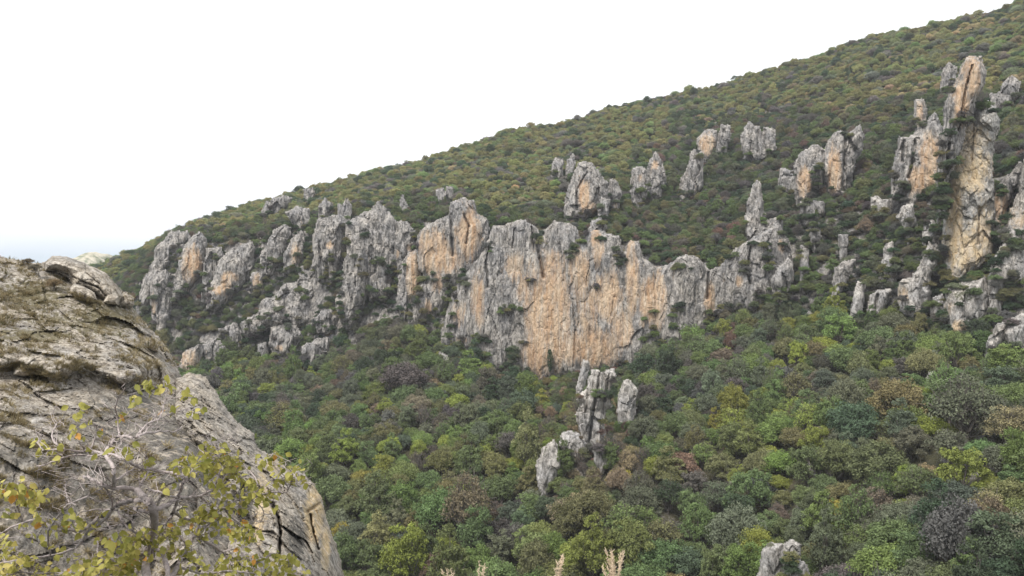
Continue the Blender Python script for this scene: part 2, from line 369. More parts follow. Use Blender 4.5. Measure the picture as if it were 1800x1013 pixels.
    fade = np.clip(sdm / (1.6 * q), 0, 1)
    for (pts, wpx, dep) in cracks:
        for (ax, ay), (bx_, by_) in zip(pts[:-1], pts[1:]):
            ex, ey = bx_ - ax, by_ - ay; t = np.clip(((X - ax) * ex + (Y - ay) * ey) / (ex * ex + ey * ey), 0, 1)
            dd = np.hypot(X - ax - t * ex + 1.5 * perlin(X / 7, Y / 7, 3.3), Y - ay - t * ey); disp = disp + dep * np.exp(-(dd / wpx)**2)
    rf = base - bul + disp * (0.25 + 0.75 * fade) * min(1.0, wd / (5 * q))
    bk = back if back is not None else 1.0
    rbk = base + bul * bk + 1.5 * q + 0.5
    wrm = np.full(X.shape, base_warm)
    for (bx_, by_, rx, ry, a) in warm: wrm = np.maximum(wrm, a * np.exp(-(((X - bx_) / rx)**2 + ((Y - by_) / ry)**2)**1.3))
    ms = np.full(X.shape, base_moss)
    for (bx_, by_, rx, ry, a) in moss: ms = np.maximum(ms, a * np.exp(-(((X - bx_) / rx)**2 + ((Y - by_) / ry)**2)))
    ins = sd > 0
    cell = ins[:-1, :-1] & ins[1:, :-1] & ins[1:, 1:] & ins[:-1, 1:]
    if not cell.any(): return None
    n0, n1 = X.shape; fid = np.arange(n0 * n1).reshape(n0, n1); bid = fid + n0 * n1
    def quads(I): return np.stack([I[:-1, :-1], I[1:, :-1], I[1:, 1:], I[:-1, 1:]], -1)[cell]
    Fq = [quads(fid), quads(bid)[:, ::-1]]
    cp = np.pad(cell, 1)
    for (di, dj, e) in ((-1, 0, ((0, 0), (0, 1))), (1, 0, ((1, 1), (1, 0))), (0, -1, ((1, 0), (0, 0))), (0, 1, ((0, 1), (1, 1)))):
        nb = cp[1 + di:cp.shape[0] - 1 + di, 1 + dj:cp.shape[1] - 1 + dj]; I, J = np.nonzero(cell & ~nb)
        a_ = fid[I + e[0][0], J + e[0][1]]; b_ = fid[I + e[1][0], J + e[1][1]]
        Fq.append(np.stack([a_, b_, b_ + n0 * n1, a_ + n0 * n1], -1))
    Fq = np.concatenate(Fq)
    V = np.concatenate([P3(X, Y, rf).reshape(-1, 3), P3(X, Y, rbk).reshape(-1, 3)])
    used = np.unique(Fq); remap = np.full(len(V), -1); remap[used] = np.arange(len(used))
    att = {'warm': np.concatenate([wrm.ravel(), wrm.ravel()])[used], 'moss': np.concatenate([ms.ravel(), ms.ravel()])[used]}
    o = mesh_np(name, V[used], remap[Fq], m, att, smooth=False)
    link(o); Vu = V[used]; recenter(o, [float(Vu[:, 0].mean()), float(Vu[:, 1].mean()), float(Vu[:, 2].min())])
    tag(o, label, cat, group)
    zb_put(X[ins], Y[ins], rf[ins]); ROCK_POLYS.append((P, float(base[ins].mean())))
    return o
def T(ox, oy, s):
    return lambda pts: [(ox + x / s, oy + y / s) for x, y in pts]
def Tb(ox, oy, s):
    return lambda bl: [(ox + x / s, oy + y / s, rx / s, ry / s, a) for x, y, rx, ry, a in bl]
A, Ab = T(200, 300, 2.665), Tb(200, 300, 2.665)
B, Bb = T(650, 250, 2.355), Tb(650, 250, 2.355)
C, Cb = T(1150, 180, 2.2015), Tb(1150, 180, 2.2015)
D, Db = T(1500, 50, 1.6867), Tb(1500, 50, 1.6867)
E, Eb = T(850, 600, 2.4525), Tb(850, 600, 2.4525)
H, Hb = T(1200, 560, 2.2367), Tb(1200, 560, 2.2367)
GL, GM, GR, GV = 'grey crags of the left cliffs', 'rock spires above the big wall', 'outcrops on the right slope', 'rocks rising from the valley woods'
ROCKS = [
 # left cliffs
 ('rock_tower', 'tall grey slab forming the far left edge of the cliffs', 'rock tower', A([(275,290),(345,285),(358,320),(330,370),(245,470),(190,560),(150,640),(108,652),(120,590),(150,490),(175,480),(200,370),(235,330)]), (), GL, {}),
 ('rock_tower', 'grey leg-shaped pillar narrowing downward, lowest of the leftmost towers', 'rock tower', A([(180,500),(240,472),(268,500),(272,560),(265,660),(240,740),(205,735),(185,680),(175,600)]), Ab([(185,620,12,70,.6)]), GL, {}),
 ('rock_tower', 'grey tower with cream and peach flank beside the leftmost slab', 'rock tower', A([(400,290),(430,320),(435,390),(410,480),(360,535),(320,560),(270,590),(265,500),(300,440),(330,370),(360,320)]), Ab([(372,440,52,90,1.0)]), GL, {}),
 ('rock_outcrop', 'narrow grey rock between the peach tower and the diagonally streaked crag', 'rock', A([(440,370),(500,362),(505,400),(470,470),(450,540),(435,580),(415,575),(425,440)]), (), GL, {}),
 ('rock_crag', 'grey crag with a diagonal orange streak down its face', 'crag', A([(560,365),(610,360),(640,338),(662,360),(655,430),(640,500),(590,540),(530,590),(480,620),(438,610),(440,570),(480,490),(490,430),(530,390)]), Ab([(540,500,40,30,1),(500,560,40,25,1),(525,540,30,40,1)]), GL, {}),
 ('rock_crag', 'broad grey slab right of the diagonally streaked crag', 'crag', A([(790,258),(830,265),(822,300),(800,350),(790,420),(750,450),(720,460),(680,480),(690,400),(720,340),(750,280)]), (), GL, {}),
 ('rock_outcrop', 'pale square topped rock leaning on the broad grey slab', 'rock', A([(880,290),(895,330),(880,400),(850,440),(800,450),(805,390),(830,330)]), Ab([(850,390,30,50,.75)]), GL, {}),
 ('rock_outcrop', 'small cream stained rock below the broad grey slab', 'rock', A([(655,480),(690,475),(695,540),(650,560),(643,510)]), Ab([(668,520,25,40,.8)]), GL, {}),
 ('rock_outcrop', 'grey rock bump highest on the left skyline', 'rock', A([(740,140),(800,120),(830,130),(805,162),(745,178)]), (), GL, {}),
 ('rock_outcrop', 'tiny grey rock just under the skyline above the broad slab', 'rock', A([(895,92),(930,88),(942,105),(900,118)]), (), GL, {}),
 ('rock_outcrop', 'rounded dark grey rock dome in the trees above the left crags', 'rock', A([(808,195),(860,170),(910,185),(922,230),(880,248),(830,228)]), (), GL, {}),
 ('rock_outcrop', 'small grey rock left of the highest skyline bump', 'rock', A([(680,190),(720,148),(742,160),(722,192)]), (), GL, {}),
 ('rock_outcrop', 'triangular grey rock left of the thin needle pair', 'rock', A([(990,132),(1022,160),(1010,192),(958,196),(970,165)]), (), GL, {}),
 ('rock_needle', 'thin pointed needle rising behind the left grey crags', 'rock needle', A([(1090,136),(1107,160),(1107,225),(1078,230),(1073,180)]), (), GL, dict(edge=1.2)),
 ('rock_needle', 'short thin needle touching the taller thin needle', 'rock needle', A([(1056,160),(1068,165),(1072,225),(1048,225)]), (), GL, dict(edge=1.2)),
 ('rock_crag', 'grey crag under the thin needles with small orange stain', 'crag', A([(960,230),(1050,213),(1080,222),(1097,240),(1090,300),(1085,380),(1060,480),(1010,500),(960,480),(935,430),(940,300)]), Ab([(1015,350,22,18,.9)]), GL, {}),
 ('rock_crag', 'largest pointed grey crag of the left cliffs', 'crag', A([(1240,148),(1275,190),(1310,230),(1335,300),(1328,400),(1310,470),(1290,560),(1200,570),(1150,440),(1095,345),(1090,250),(1150,215),(1200,190)]), Ab([(1190,430,10,40,.7)]), GL, dict(th=8)),
 ('rock_tower', 'big smooth grey pillar standing below the largest pointed crag', 'rock tower', A([(1100,335),(1180,350),(1205,420),(1210,470),(1190,560),(1150,650),(1100,690),(1060,650),(1043,600),(1070,500),(1085,420)]), Ab([(1065,640,12,30,.6)]), GL, dict(th=9, lean=.12, ext=20)),
 ('rock_crag', 'grey shoulder between the largest pointed crag and the orange peak', 'crag', A([(1320,238),(1380,250),(1412,290),(1405,350),(1380,420),(1345,480),(1320,520),(1318,320)]), Ab([(1330,390,10,25,.7),(1385,360,15,20,.7)]), GL, {}),
 ('rock_outcrop', 'small grey dome right of the big smooth pillar', 'rock', A([(1212,560),(1215,490),(1250,443),(1290,465),(1305,540),(1270,575)]), (), GL, {}),
 ('rock_crag', 'broken grey ribs stepping down below the left crags', 'crag', A([(880,455),(950,435),(985,500),(992,590),(962,640),(925,700),(860,712),(800,722),(740,700),(680,725),(620,735),(598,690),(680,660),(700,610),(760,590),(800,540),(860,520)]), Ab([(940,640,18,30,.5)]), GL, dict(lean=.5)),
 ('rock_outcrop', 'blocky grey rock at the foot of the broken ribs', 'rock', A([(740,740),(790,722),(850,730),(882,780),(850,840),(760,848),(735,810)]), Ab([(770,830,30,15,.5)]), GL, {}),
 ('rock_outcrop', 'pale streaked rock low left of the blocky foot rock', 'rock', A([(500,745),(570,718),(602,760),(592,812),(540,800)]), (), GL, {}),
 ('rock_outcrop', 'low pale ledge right of the cream boulder', 'rock', A([(410,835),(450,790),(500,800),(532,840),(500,890),(430,892)]), (), GL, {}),
 ('rock_outcrop', 'cream and orange boulder beside the near rocky knoll', 'rock', A([(310,900),(340,850),(400,818),(417,850),(390,900),(330,940),(305,938)]), Ab([(350,890,50,50,.85)]), GL, {}),
 ('rock_outcrop', 'whitish rock, lowest of the left cliff foot, above dark trees', 'rock', A([(885,830),(940,800),(1000,780),(1000,840),(965,888),(900,895)]), (), GL, {}),
 ('rock_outcrop', 'rounded grey rock under the gap left of the smooth pillar', 'rock', A([(945,692),(985,643),(1020,660),(1050,690),(1015,722),(960,724)]), (), GL, {}),
 ('rock_outcrop', 'small dim grey rock low left of the whitish foot rock', 'rock', A([(663,885),(680,820),(712,808),(724,850),(690,890)]), (), GL, {}),
 # middle
 ('cliff', 'peaked orange cliff with grey summit left of the big wall', 'cliff', B([(212,370),(250,338),(300,318),(335,300),(338,250),(380,233),(425,245),(440,300),(482,320),(492,360),(480,430),(450,480),(410,530),(380,570),(330,640),(290,690),(240,700),(170,752),(158,700),(200,610),(225,545),(205,520),(198,420)]),
   Bb([(265,440,60,80,1.1),(300,490,90,60,1.0),(410,380,50,110,1.1),(280,580,25,50,.8),(240,690,20,40,.7)]), None, dict(th=6, lean=.15, rib=.7, blocks=.7, step=1.7, cracks=[(B([(335,300),(340,400),(345,470)]), 2.2, 4), (B([(390,300),(410,350),(400,420)]), 1.6, 3)])),
 ('cliff', 'narrow orange slab with grey left rim beside the orange peak', 'cliff', B([(190,440),(207,450),(212,530),(204,580),(187,640),(165,690),(140,712),(118,660),(123,560),(140,490)]), Bb([(178,550,30,110,1.1)]), None, dict(lean=.15)),
 ('cliff', 'huge orange and grey streaked wall in the middle of the hillside', 'cliff', B([(478,450),(500,400),(515,352),(560,345),(600,335),(640,328),(670,350),(690,362),(705,400),(722,390),(740,350),(765,333),(820,340),(845,350),(870,410),(900,380),(925,368),(960,375),(1025,395),(1040,440),(1055,490),(1066,430),(1085,412),(1110,415),(1120,478),(1180,520),(1200,700),(1200,850),(1130,885),(1100,900),(1000,905),(900,925),(840,942),(760,932),(710,955),(640,930),(560,920),(500,922),(440,890),(400,845),(300,822),(302,780),(328,680),(355,620),(400,545)]),
   Bb([(450,650,30,120,.85),(600,520,40,70,.7),(640,620,30,120,.6),(740,700,95,230,1.15),(760,500,40,70,.8),(870,560,50,150,.8),(900,700,50,140,.75),(930,850,110,90,1.05),(700,880,70,90,1.1),(980,640,60,110,1.05),(1085,560,28,150,1.05),(1050,780,40,80,1.05),(1160,660,50,110,1.1),(940,430,28,90,1.0),(830,850,60,80,.9),(370,720,25,60,.55),(380,820,30,15,.6)]),
   None, dict(th=5, lean=.13, step=1.6, wmax=12, rib=.75, blocks=.55, cracks=[(B([(690,420),(705,480),(720,560)]), 2.2, 4), (B([(840,650),(850,780),(845,930)]), 1.8, 1.2), (B([(500,420),(480,500),(490,600)]), 2, 3), (B([(1000,560),(1015,640),(1000,720)]), 1.8, 1.0), (B([(600,360),(590,440)]), 1.6, 3), (B([(670,350),(680,450)]), 1.6, 3)])),
 ('cliff', 'grey fluted cliff continuing right from the huge orange wall', 'cliff', C([(-60,690),(-30,640),(30,640),(60,632),(100,598),(170,600),(212,660),(260,635),(300,590),(340,556),(380,535),(420,500),(480,485),(520,540),(532,610),(535,690),(470,742),(425,765),(392,805),(330,792),(270,800),(210,822),(180,870),(90,942),(30,925),(-40,900),(-60,800)]),
   Cb([(0,760,50,110,1.1),(215,760,20,70,.95),(330,690,18,30,.8),(490,560,18,30,.7),(0,860,40,40,.8)]), None, dict(th=5, lean=.15, step=1.7, rib=.8, blocks=.6, cracks=[(C([(210,660),(205,760)]), 2, 4), (C([(375,560),(360,640),(370,700)]), 2, 4)])),
 ('rock_crag', 'slate grey slanting face at the right end of the fluted cliff', 'crag', C([(452,690),(485,640),(522,606),(534,650),(522,705),(478,742)]), (), GR, dict(r0=318)),
 ('rock_tower', 'ragged grey column rising up to a thin tip right of the middle', 'rock tower', C([(385,320),(400,300),(412,350),(418,400),(430,460),(490,450),(505,520),(480,570),(420,570),(370,540),(353,460),(365,390)]), (), GR, {}),
 ('rock_crag', 'arched crag with orange hollow highest above the big wall', 'crag', B([(870,88),(912,90),(950,128),(980,168),(987,220),(970,250),(930,272),(900,292),(808,302),(803,270),(820,210),(838,160)]), Bb([(885,225,24,70,1.2),(925,270,20,25,.8)]), GM, dict(cracks=[(B([(900,125),(875,165),(855,210),(860,270)]), 1.6, 3)])),
 ('rock_spire', 'small rounded grey spire joined right of the arched crag', 'rock spire', B([(1000,158),(1025,168),(1037,210),(1022,262),(988,268),(983,200)]), Bb([(1015,260,15,15,.5)]), GM, {}),
 ('rock_spire', 'slim grey foot rock under the arched crag right side', 'rock spire', B([(960,235),(990,240),(985,290),(958,318),(948,285)]), (), GM, dict(edge=2)),
 ('rock_spire', 'grey spire with pinkish streak, left of the tall rounded spire', 'rock spire', B([(1090,110),(1140,110),(1150,170),(1130,245),(1095,245),(1078,200)]), Bb([(1120,150,15,20,.6)]), GM, {}),
 ('rock_spire', 'tall rounded spire with cream patch near its top', 'rock spire', B([(1180,48),(1210,80),(1222,140),(1202,200),(1165,220),(1148,160),(1160,90)]), Bb([(1182,95,18,22,.8)]), GM, {}),
 ('rock_spire', 'forked grey spire right of the tall rounded spire', 'rock spire', B([(1340,38),(1377,50),(1372,120),(1362,185),(1312,192),(1278,218),(1288,170),(1318,110)]), (), GM, {}),
 ('rock_spire', 'small leaning spire, left of two high above the wall', 'rock spire', B([(770,68),(797,80),(792,122),(748,132),(760,90)]), (), GM, dict(edge=2)),
 ('rock_spire', 'small leaning spire, right of two high above the wall', 'rock spire', B([(818,80),(840,56),(848,90),(832,118),(815,112)]), (), GM, dict(edge=2)),
 ('rock_outcrop', 'small pale round rock in trees above the orange peak', 'rock', B([(278,202),(304,193),(312,215),(290,228)]), (), GM, dict(edge=1.5)),
 ('rock_outcrop', 'small dim rock just right of the small pale round rock', 'rock', B([(320,188),(342,188),(342,212),(320,216)]), (), GM, dict(edge=1.5)),
 ('rock_spire', 'tiny pointed rock alone in trees left of the orange peak', 'rock spire', B([(128,245),(137,222),(152,255),(150,265),(132,266)]), (), GM, dict(edge=1.2)),
 ('rock_outcrop', 'rough grey rock bridging the big wall and the arched crag', 'rock', B([(903,368),(925,330),(955,312),(978,350),(962,385),(920,390)]), (), GM, {}),
 # upper right of the middle
 ('rock_outcrop', 'cream fronted rock block under the upper hill forest', 'rock', C([(205,108),(237,115),(237,160),(202,212),(168,200),(173,140)]), Cb([(205,165,35,45,.9)]), GR, {}),
 ('rock_outcrop', 'dim grey rock just right of the cream fronted block', 'rock', C([(262,88),(292,95),(292,130),(270,190),(233,197),(240,150),(253,125)]), (), GR, {}),
 ('rock_outcrop', 'double headed pale grey rock under the upper forest', 'rock', C([(368,78),(400,100),(418,138),(430,98),(466,110),(466,170),(430,192),(390,203),(350,192),(338,130)]), (), GR, dict(cracks=[(C([(400,110),(400,190)]), 2, 3), (C([(425,110),(430,180)]), 2, 3)])),
 ('rock_outcrop', 'slanting grey rib below the cream fronted block', 'rock', C([(150,193),(182,200),(182,320),(150,342),(93,362),(108,300),(133,250)]), (), GR, {}),
 ('rock_crag', 'wide crag of twin orange fronted towers right of the middle', 'crag', C([(560,205),(590,185),(625,168),(660,185),(690,130),(720,112),(750,130),(792,93),(810,130),(802,180),(772,240),(762,310),(742,352),(690,352),(660,310),(620,330),(590,372),(560,378),(543,330),(543,250)]), Cb([(585,320,32,70,1.0),(695,270,26,100,1.15)]), GR, dict(cracks=[(C([(655,190),(655,320)]), 2.2, 4), (C([(740,140),(735,240),(730,340)]), 2.2, 4)])),
 ('rock_outcrop', 'small grey rock left of the twin orange fronted towers', 'rock', C([(490,258),(542,270),(542,322),(483,326)]), (), GR, {}),
 ('rock_outcrop', 'pale broken rocks directly below the twin orange fronted towers', 'rock', C([(568,390),(600,378),(652,390),(652,430),(600,455),(563,445)]), (), GR, dict(cracks=[(C([(585,380),(585,450)]), 2, 3), (C([(625,380),(628,440)]), 2, 3)])),
 ('rock_spire', 'thin pale rib in bushes right of the slate face', 'rock spire', C([(570,556),(592,568),(592,650),(582,712),(568,702)]), (), GR, dict(edge=1.5)),
 ('rock_outcrop', 'small pale rock high in bushes right of the thin rib', 'rock', C([(716,515),(748,518),(738,600),(718,585)]), (), GR, dict(edge=1.5)),
 ('rock_outcrop', 'long broken grey rib slanting through right slope bushes', 'rock', C([(700,640),(742,618),(780,610),(762,655),(725,720),(702,792),(683,782),(695,720)]), (), GR, dict(edge=2.5)),
 ('rock_outcrop', 'small whitish rock pair in dark bushes left of the leaning grey crag foot', 'rock', C([(842,372),(862,366),(880,380),(905,380),(915,410),(895,422),(862,418),(842,402)]), (), GR, dict(m=M_PALE, edge=1.5)),
 ('rock_outcrop', 'pale jagged rib low in bushes between thin ribs and pale ragged crag', 'rock', C([(900,548),(922,545),(930,600),(940,660),(915,705),(885,690),(882,640),(890,590)]), (), GR, dict(m=M_PALE, edge=2.5)),
 ('rock_outcrop', 'broken pale fin at the treetops right of the white lying rock', 'rock', C([(788,700),(806,705),(804,760),(798,830),(775,872),(750,870),(755,830),(772,770)]), (), GR, dict(m=M_PALE, edge=2)),
 ('rock_outcrop', 'grey patch of rock under the pale broken rocks of the twin towers', 'rock', C([(608,478),(632,470),(640,505),(636,545),(618,555),(604,520)]), (), GR, dict(edge=2.5)),
 ('rock_crag', 'ragged grey wall in shadow left of the giant pillar foot', 'crag', D([(215,575),(238,570),(250,610),(256,645),(240,662),(218,655),(208,620)]), (), GR, dict(m=M_PALE)),
 ('rock_crag', 'long pale cracked rock right of the leaning pale arm', 'crag', D([(470,600),(500,640),(520,740),(520,800),(490,790),(470,730),(450,690),(455,640)]), (), None, dict(m=M_PALE)),
 ('rock_outcrop', 'low mossy pale rocks left of the pillar plinth', 'rock', D([(240,800),(262,790),(275,830),(270,870),(245,875),(232,840)]), (), GR, dict(m=M_PALE, edge=2)),
 ('rock_outcrop', 'small pale rock stub on the spur just below the fissured crag', 'rock', E([(480,455),(520,470),(530,520),(505,545),(480,510)]), (), GV, dict(m=M_PALE, edge=2, th=3)),
 ('rock_crag', 'low rough pale shelf joining the fissured crag and leaf shaped rock', 'crag', E([(340,400),(400,395),(430,420),(455,455),(440,500),(400,490),(360,480),(330,450)]), (), GV, dict(m=M_PALE, edge=3, th=4)),
 ('rock_outcrop', 'small white rock lying at the top of the right valley trees', 'rock', C([(556,848),(600,812),(614,830),(590,856)]), (), GR, dict(edge=1, ext=4)),
 # the right towers
 ('rock_tower', 'leaning grey crag with overhanging orange side left of the giant pillar', 'rock tower', C([(948,132),(985,140),(1030,100),(1088,46),(1107,105),(1103,210),(1097,310),(1040,352),(1005,397),(973,382),(975,330),(920,352),(922,260),(943,200)]), Cb([(1070,200,45,80,1.1),(1040,300,60,60,1.15)]), None, dict(th=8, cracks=[(C([(965,150),(960,230)]), 2.5, 4), (C([(1010,150),(1000,230),(985,290)]), 2.5, 4)])),
 ('rock_spire', 'small pinkish spire standing behind the leaning grey crag', 'rock spire', D([(185,213),(207,213),(217,240),(207,292),(190,303),(183,260)]), Db([(198,260,15,50,.75)]), None, dict(edge=2)),
 ('rock_tower', 'giant smooth cream and grey pillar, tallest rock on the right', 'rock tower', D([(400,220),(420,245),(430,275),(425,310),(410,360),(410,420),(414,520),(414,600),(407,680),(388,718),(345,735),(285,762),(263,742),(266,620),(274,500),(280,420),(290,350),(320,290),(355,245)]),
   Db([(345,420,65,70,1.0),(300,560,25,190,1.1),(330,660,70,60,1.05),(380,620,40,120,.7),(360,320,50,50,.65)]), None, dict(th=9, wmax=11, lean=.07, rib=.4, blocks=1.1, iso=1, ext=6, m=M_PILLAR, step=1.6, cracks=[(D([(358,280),(355,340),(352,390)]), 1.2, 1.3), (D([(372,530),(370,640)]), 1.5, 2), (D([(335,735),(370,722),(392,700)]), 3.0, 5)])),
 ('rock_tower', 'tall orange backed fin rising behind the giant pillar', 'rock tower', D([(340,88),(375,88),(392,125),(387,165),(362,205),(350,250),(330,300),(310,380),(285,430),(272,460),(262,540),(250,555),(250,450),(258,350),(270,290),(272,220),(300,170),(320,120)]), Db([(350,140,28,60,1.1),(320,220,25,70,1.0)]), None, dict(th=9, lean=.12, r0=292, cracks=[(D([(352,110),(338,160),(322,240),(312,300)]), 1.4, 2.5), (D([(285,340),(275,430)]), 2, 4)])),
 ('rock_outcrop', 'grey rock high on the left of the tall orange fin', 'rock', D([(285,103),(306,115),(302,150),(287,182),(261,180),(267,130)]), (), None, {}),
 ('rock_outcrop', 'whitish rocks in trees right of the tall fin top', 'rock', D([(440,170),(470,143),(492,160),(487,200),(450,222),(403,228),(410,195),(440,193)]), (), GR, {}),
 ('rock_tower', 'leaning pale rock arm beside the giant pillar right side', 'rock tower', D([(497,398),(503,430),(475,480),(455,530),(442,590),(420,645),(410,600),(408,500),(430,470),(470,430)]), Db([(440,530,25,60,.9)]), None, dict(th=6)),
 ('cliff', 'pale rounded rocks cut by the right photo edge beside the giant pillar', 'cliff', D([(512,370),(570,380),(590,500),(580,640),(520,640),(480,628),(443,612),(458,560),(488,490)]), Db([(490,560,30,40,.7)]), None, dict(m=M_PALE)),
 ('cliff', 'pale broken rib descending right of the giant pillar base', 'cliff', D([(430,660),(450,638),(480,675),(502,745),(445,760),(433,850),(404,860),(402,770),(412,700)]), (), None, dict(m=M_PALE)),
 ('cliff', 'white blocky cliff in the right edge corner above the valley trees', 'cliff', D([(425,880),(460,868),(500,850),(560,850),(570,985),(500,965),(450,935),(393,975),(400,930)]), (), None, dict(m=M_PALE, edge=4)),
 ('rock_outcrop', 'mossy plinth rock under the giant pillar with orange foot', 'rock', D([(285,770),(340,748),(388,740),(402,790),(382,870),(335,882),(320,908),(295,902),(273,860),(273,800)]), Db([(310,890,25,25,1.1),(290,830,15,30,.6)]), None, dict(m=M_PALE, moss=Db([(330,790,50,30,.7)]))),
 ('rock_crag', 'pale ragged crag left of the giant pillar base', 'crag', D([(225,638),(252,660),(247,700),(227,740),(227,800),(215,848),(185,842),(138,822),(138,752),(175,740),(200,700)]), Db([(150,790,15,30,.8),(210,840,20,15,.8)]), GR, dict(m=M_PALE)),
 ('rock_outcrop', 'small whitish rock below the leaning grey crag', 'rock', D([(145,535),(175,518),(182,560),(188,600),(160,625),(150,585),(130,562)]), (), GR, dict(m=M_PALE)),
 ('rock_spire', 'narrow pinkish rib rising from right valley treetops', 'rock spire', D([(15,768),(32,758),(27,820),(8,860),(3,800)]), Db([(12,820,12,30,.6)]), GR, dict(m=M_PALE, edge=2)),
 ('rock_outcrop', 'pale rock fins right of the narrow pinkish rib', 'rock', D([(50,795),(72,778),(112,778),(97,820),(62,865),(43,852)]), (), GR, dict(m=M_PALE, cracks=[(D([(72,790),(62,850)]), 2.2, 4)])),
 # in the valley
 ('rock_crag', 'fissured pale crag crowning the wooded spur in front of the wall', 'crag', E([(470,128),(520,135),(560,122),(572,150),(547,180),(545,280),(520,300),(515,340),(520,400),(515,450),(460,460),(430,435),(345,432),(348,400),(420,390),(405,320),(420,275),(404,252),(412,235),(450,210),(455,160)]), (), GV, dict(m=M_PALE, th=3.6, rib=1.5, blocks=1.3, cracks=[(E([(500,140),(490,230),(470,300),(455,440)]), 2.2, 3), (E([(545,140),(520,260)]), 1.8, 2)])),
 ('rock_spire', 'pale upright rock right of the fissured crag on the spur', 'rock spire', E([(600,180),(625,168),(658,210),(652,280),(637,340),(600,362),(578,340),(583,270)]), (), GV, dict(m=M_PALE, th=4)),
 ('rock_spire', 'smooth leaf shaped pale rock standing low left on the spur', 'rock spire', E([(300,433),(315,448),(327,540),(312,590),(282,620),(257,685),(242,682),(236,580),(233,540),(253,470)]), (), GV, dict(m=M_PALE, th=4, rib=.3, blocks=.4, moss=Eb([(270,480,25,40,.55)]))),
 ('rock_spire', 'thin grey rock at the top of the spur by the wall foot', 'rock spire', E([(432,83),(452,90),(442,150),(432,190),(408,212),(403,190),(418,140)]), (), GV, dict(m=M_PALE, edge=2, th=3)),
 ('rock_outcrop', 'tiny pale rock in reddish bushes low on the spur', 'rock', E([(478,733),(497,738),(492,778),(473,772)]), (), GV, dict(m=M_PALE, edge=1, th=2, ext=6)),
 ('rock_outcrop', 'tiny grey rock near the bottom middle under the spur', 'rock', E([(556,848),(578,856),(578,905),(558,895)]), (), GV, dict(m=M_PALE, edge=1, th=2, ext=8)),
 ('rock_crag', 'blunt grey rock cut by the bottom photo edge, left half', 'crag', H([(318,905),(340,883),(388,888),(395,940),(398,1100),(290,1100),(305,960)]), (), GV, dict(m=M_PALE, th=4, rib=.6, moss=Hb([(340,890,40,20,.8)]), r0=160, lean=.1)),
 ('rock_crag', 'pointed grey rock cut by the bottom photo edge, right half', 'crag', H([(398,890),(425,873),(462,890),(457,950),(482,970),(520,1100),(400,1100),(393,940)]), (), GV, dict(m=M_PALE, th=4, rib=.6, r0=158, lean=.1)),
 ('rock_outcrop', 'small pale rock poking from trees midway up the right valley', 'rock', H([(973,213),(1002,220),(997,280),(962,302),(943,290),(958,250)]), (), GV, dict(m=M_PALE, edge=2, th=3)),
 ('rock_outcrop', 'tiny white rock in trees left of the big wall foot', 'rock', [(773,620),(785,626),(788,636),(778,642),(774,632)], (), GV, dict(m=M_PALE, edge=.6, th=1.5, ext=3)),
]
for (nm, lb, ct, pl, wb, gp, kw) in ROCKS:
    kw = dict(kw); mm = kw.pop('m', M_CLIFF); cap = kw.get('edge', 3.5)
    rock(nm, lb, ct, pl, mm, warm=wb, group=gp, **kw)
NEAR_POLY_START = len(ROCK_POLYS)

# ------------------------------------------------------------------ near rocky knoll and its rib
KP = [(-260,430,56),(0,452,60),(100,455,61),(200,490,61),(240,545,59),(310,640,56),(0,560,54),(150,600,53),(250,640,50),(0,640,48),(120,660,47),(300,720,47),(-260,700,42),
      (0,700,42),(150,720,42),(300,800,40),(0,850,37),(200,850,38),(400,900,40),(0,1013,34),(300,1013,35),(500,1013,38),(600,1013,42),(-260,1013,30),(300,1500,26),(-260,1500,22),(700,1500,36),(0,1500,24),(300,2300,22),(-260,2300,18),(700,2300,30)]
kp = np.array(KP, float); kxy = kp[:, :2] / 300
def _phi(d): return np.where(d > 0, d * d * np.log(d + 1e-9), 0)
Dm = _phi(np.linalg.norm(kxy[:, None] - kxy[None], axis=2)) + np.eye(len(kp)) * 0.03
Pm = np.c_[np.ones(len(kp)), kxy]; Am = np.block([[Dm, Pm], [Pm.T, np.zeros((3, 3))]])
wk = np.linalg.solve(Am, np.r_[kp[:, 2], 0, 0, 0])
def knoll_r(X, Y):
    q = np.stack([X, Y], -1) / 300; out = np.zeros(X.shape)
    for i in range(len(kp)): out += wk[i] * _phi(np.hypot(q[..., 0] - kxy[i, 0], q[..., 1] - kxy[i, 1]))
    return out + wk[-3] + wk[-2] * q[..., 0] + wk[-1] * q[..., 1]
ysk = np.concatenate([np.arange(436, 1032, 1.9), np.arange(1034, 2300, 24)])
knoll_poly = [(-260,430),(0,452),(30,460),(60,466),(85,462),(130,470),(190,492),(215,515),(232,540),(258,575),(285,602),(305,632),(316,660),(345,700),(400,760),(470,850),(500,930),(520,1040),(560,1300),(620,2310),(-260,2310)]
def knoll_rf(X, Y):
    r = knoll_r(X, Y)
    # strata steps and the overhang lip above the dark face
    lip = 655 + 18 * perlin(X / 60, Y * 0, 3.1) + 0.10 * (X - 100)
    r = r + 3.2 / (1 + np.exp(-(Y - lip) / 4)) * np.clip((330 - X) / 100, 0, 1)
    q = (Y - 0.42 * X) / 46 + 0.6 * perlin(X / 120, Y / 120, 1.5)
    r = r + 0.4 * (q - np.floor(q)) * np.clip((640 - Y) / 80, 0.15, 1)
    return r
rock('rocky_knoll', 'broad near knoll of weathered grey rock with dry grass, left side', 'rock knoll', knoll_poly, M_CRAG, rfun=knoll_rf, ys=ysk, step=1.9, th=5, wmax=9, detail=2.5, rib=.25, blocks=.75, iso=1, edge=3, back=2.0,
     warm=[(330,800,90,120,1.1),(230,740,120,60,.95),(150,900,190,130,.85),(420,930,80,120,1.0),(60,800,120,60,.7)], moss=[(60,520,110,50,.7),(180,560,120,55,.7),(270,610,50,40,.5),(60,590,110,20,.75),(100,560,130,25,.6),(40,760,100,80,.4),(20,640,200,14,.3)])
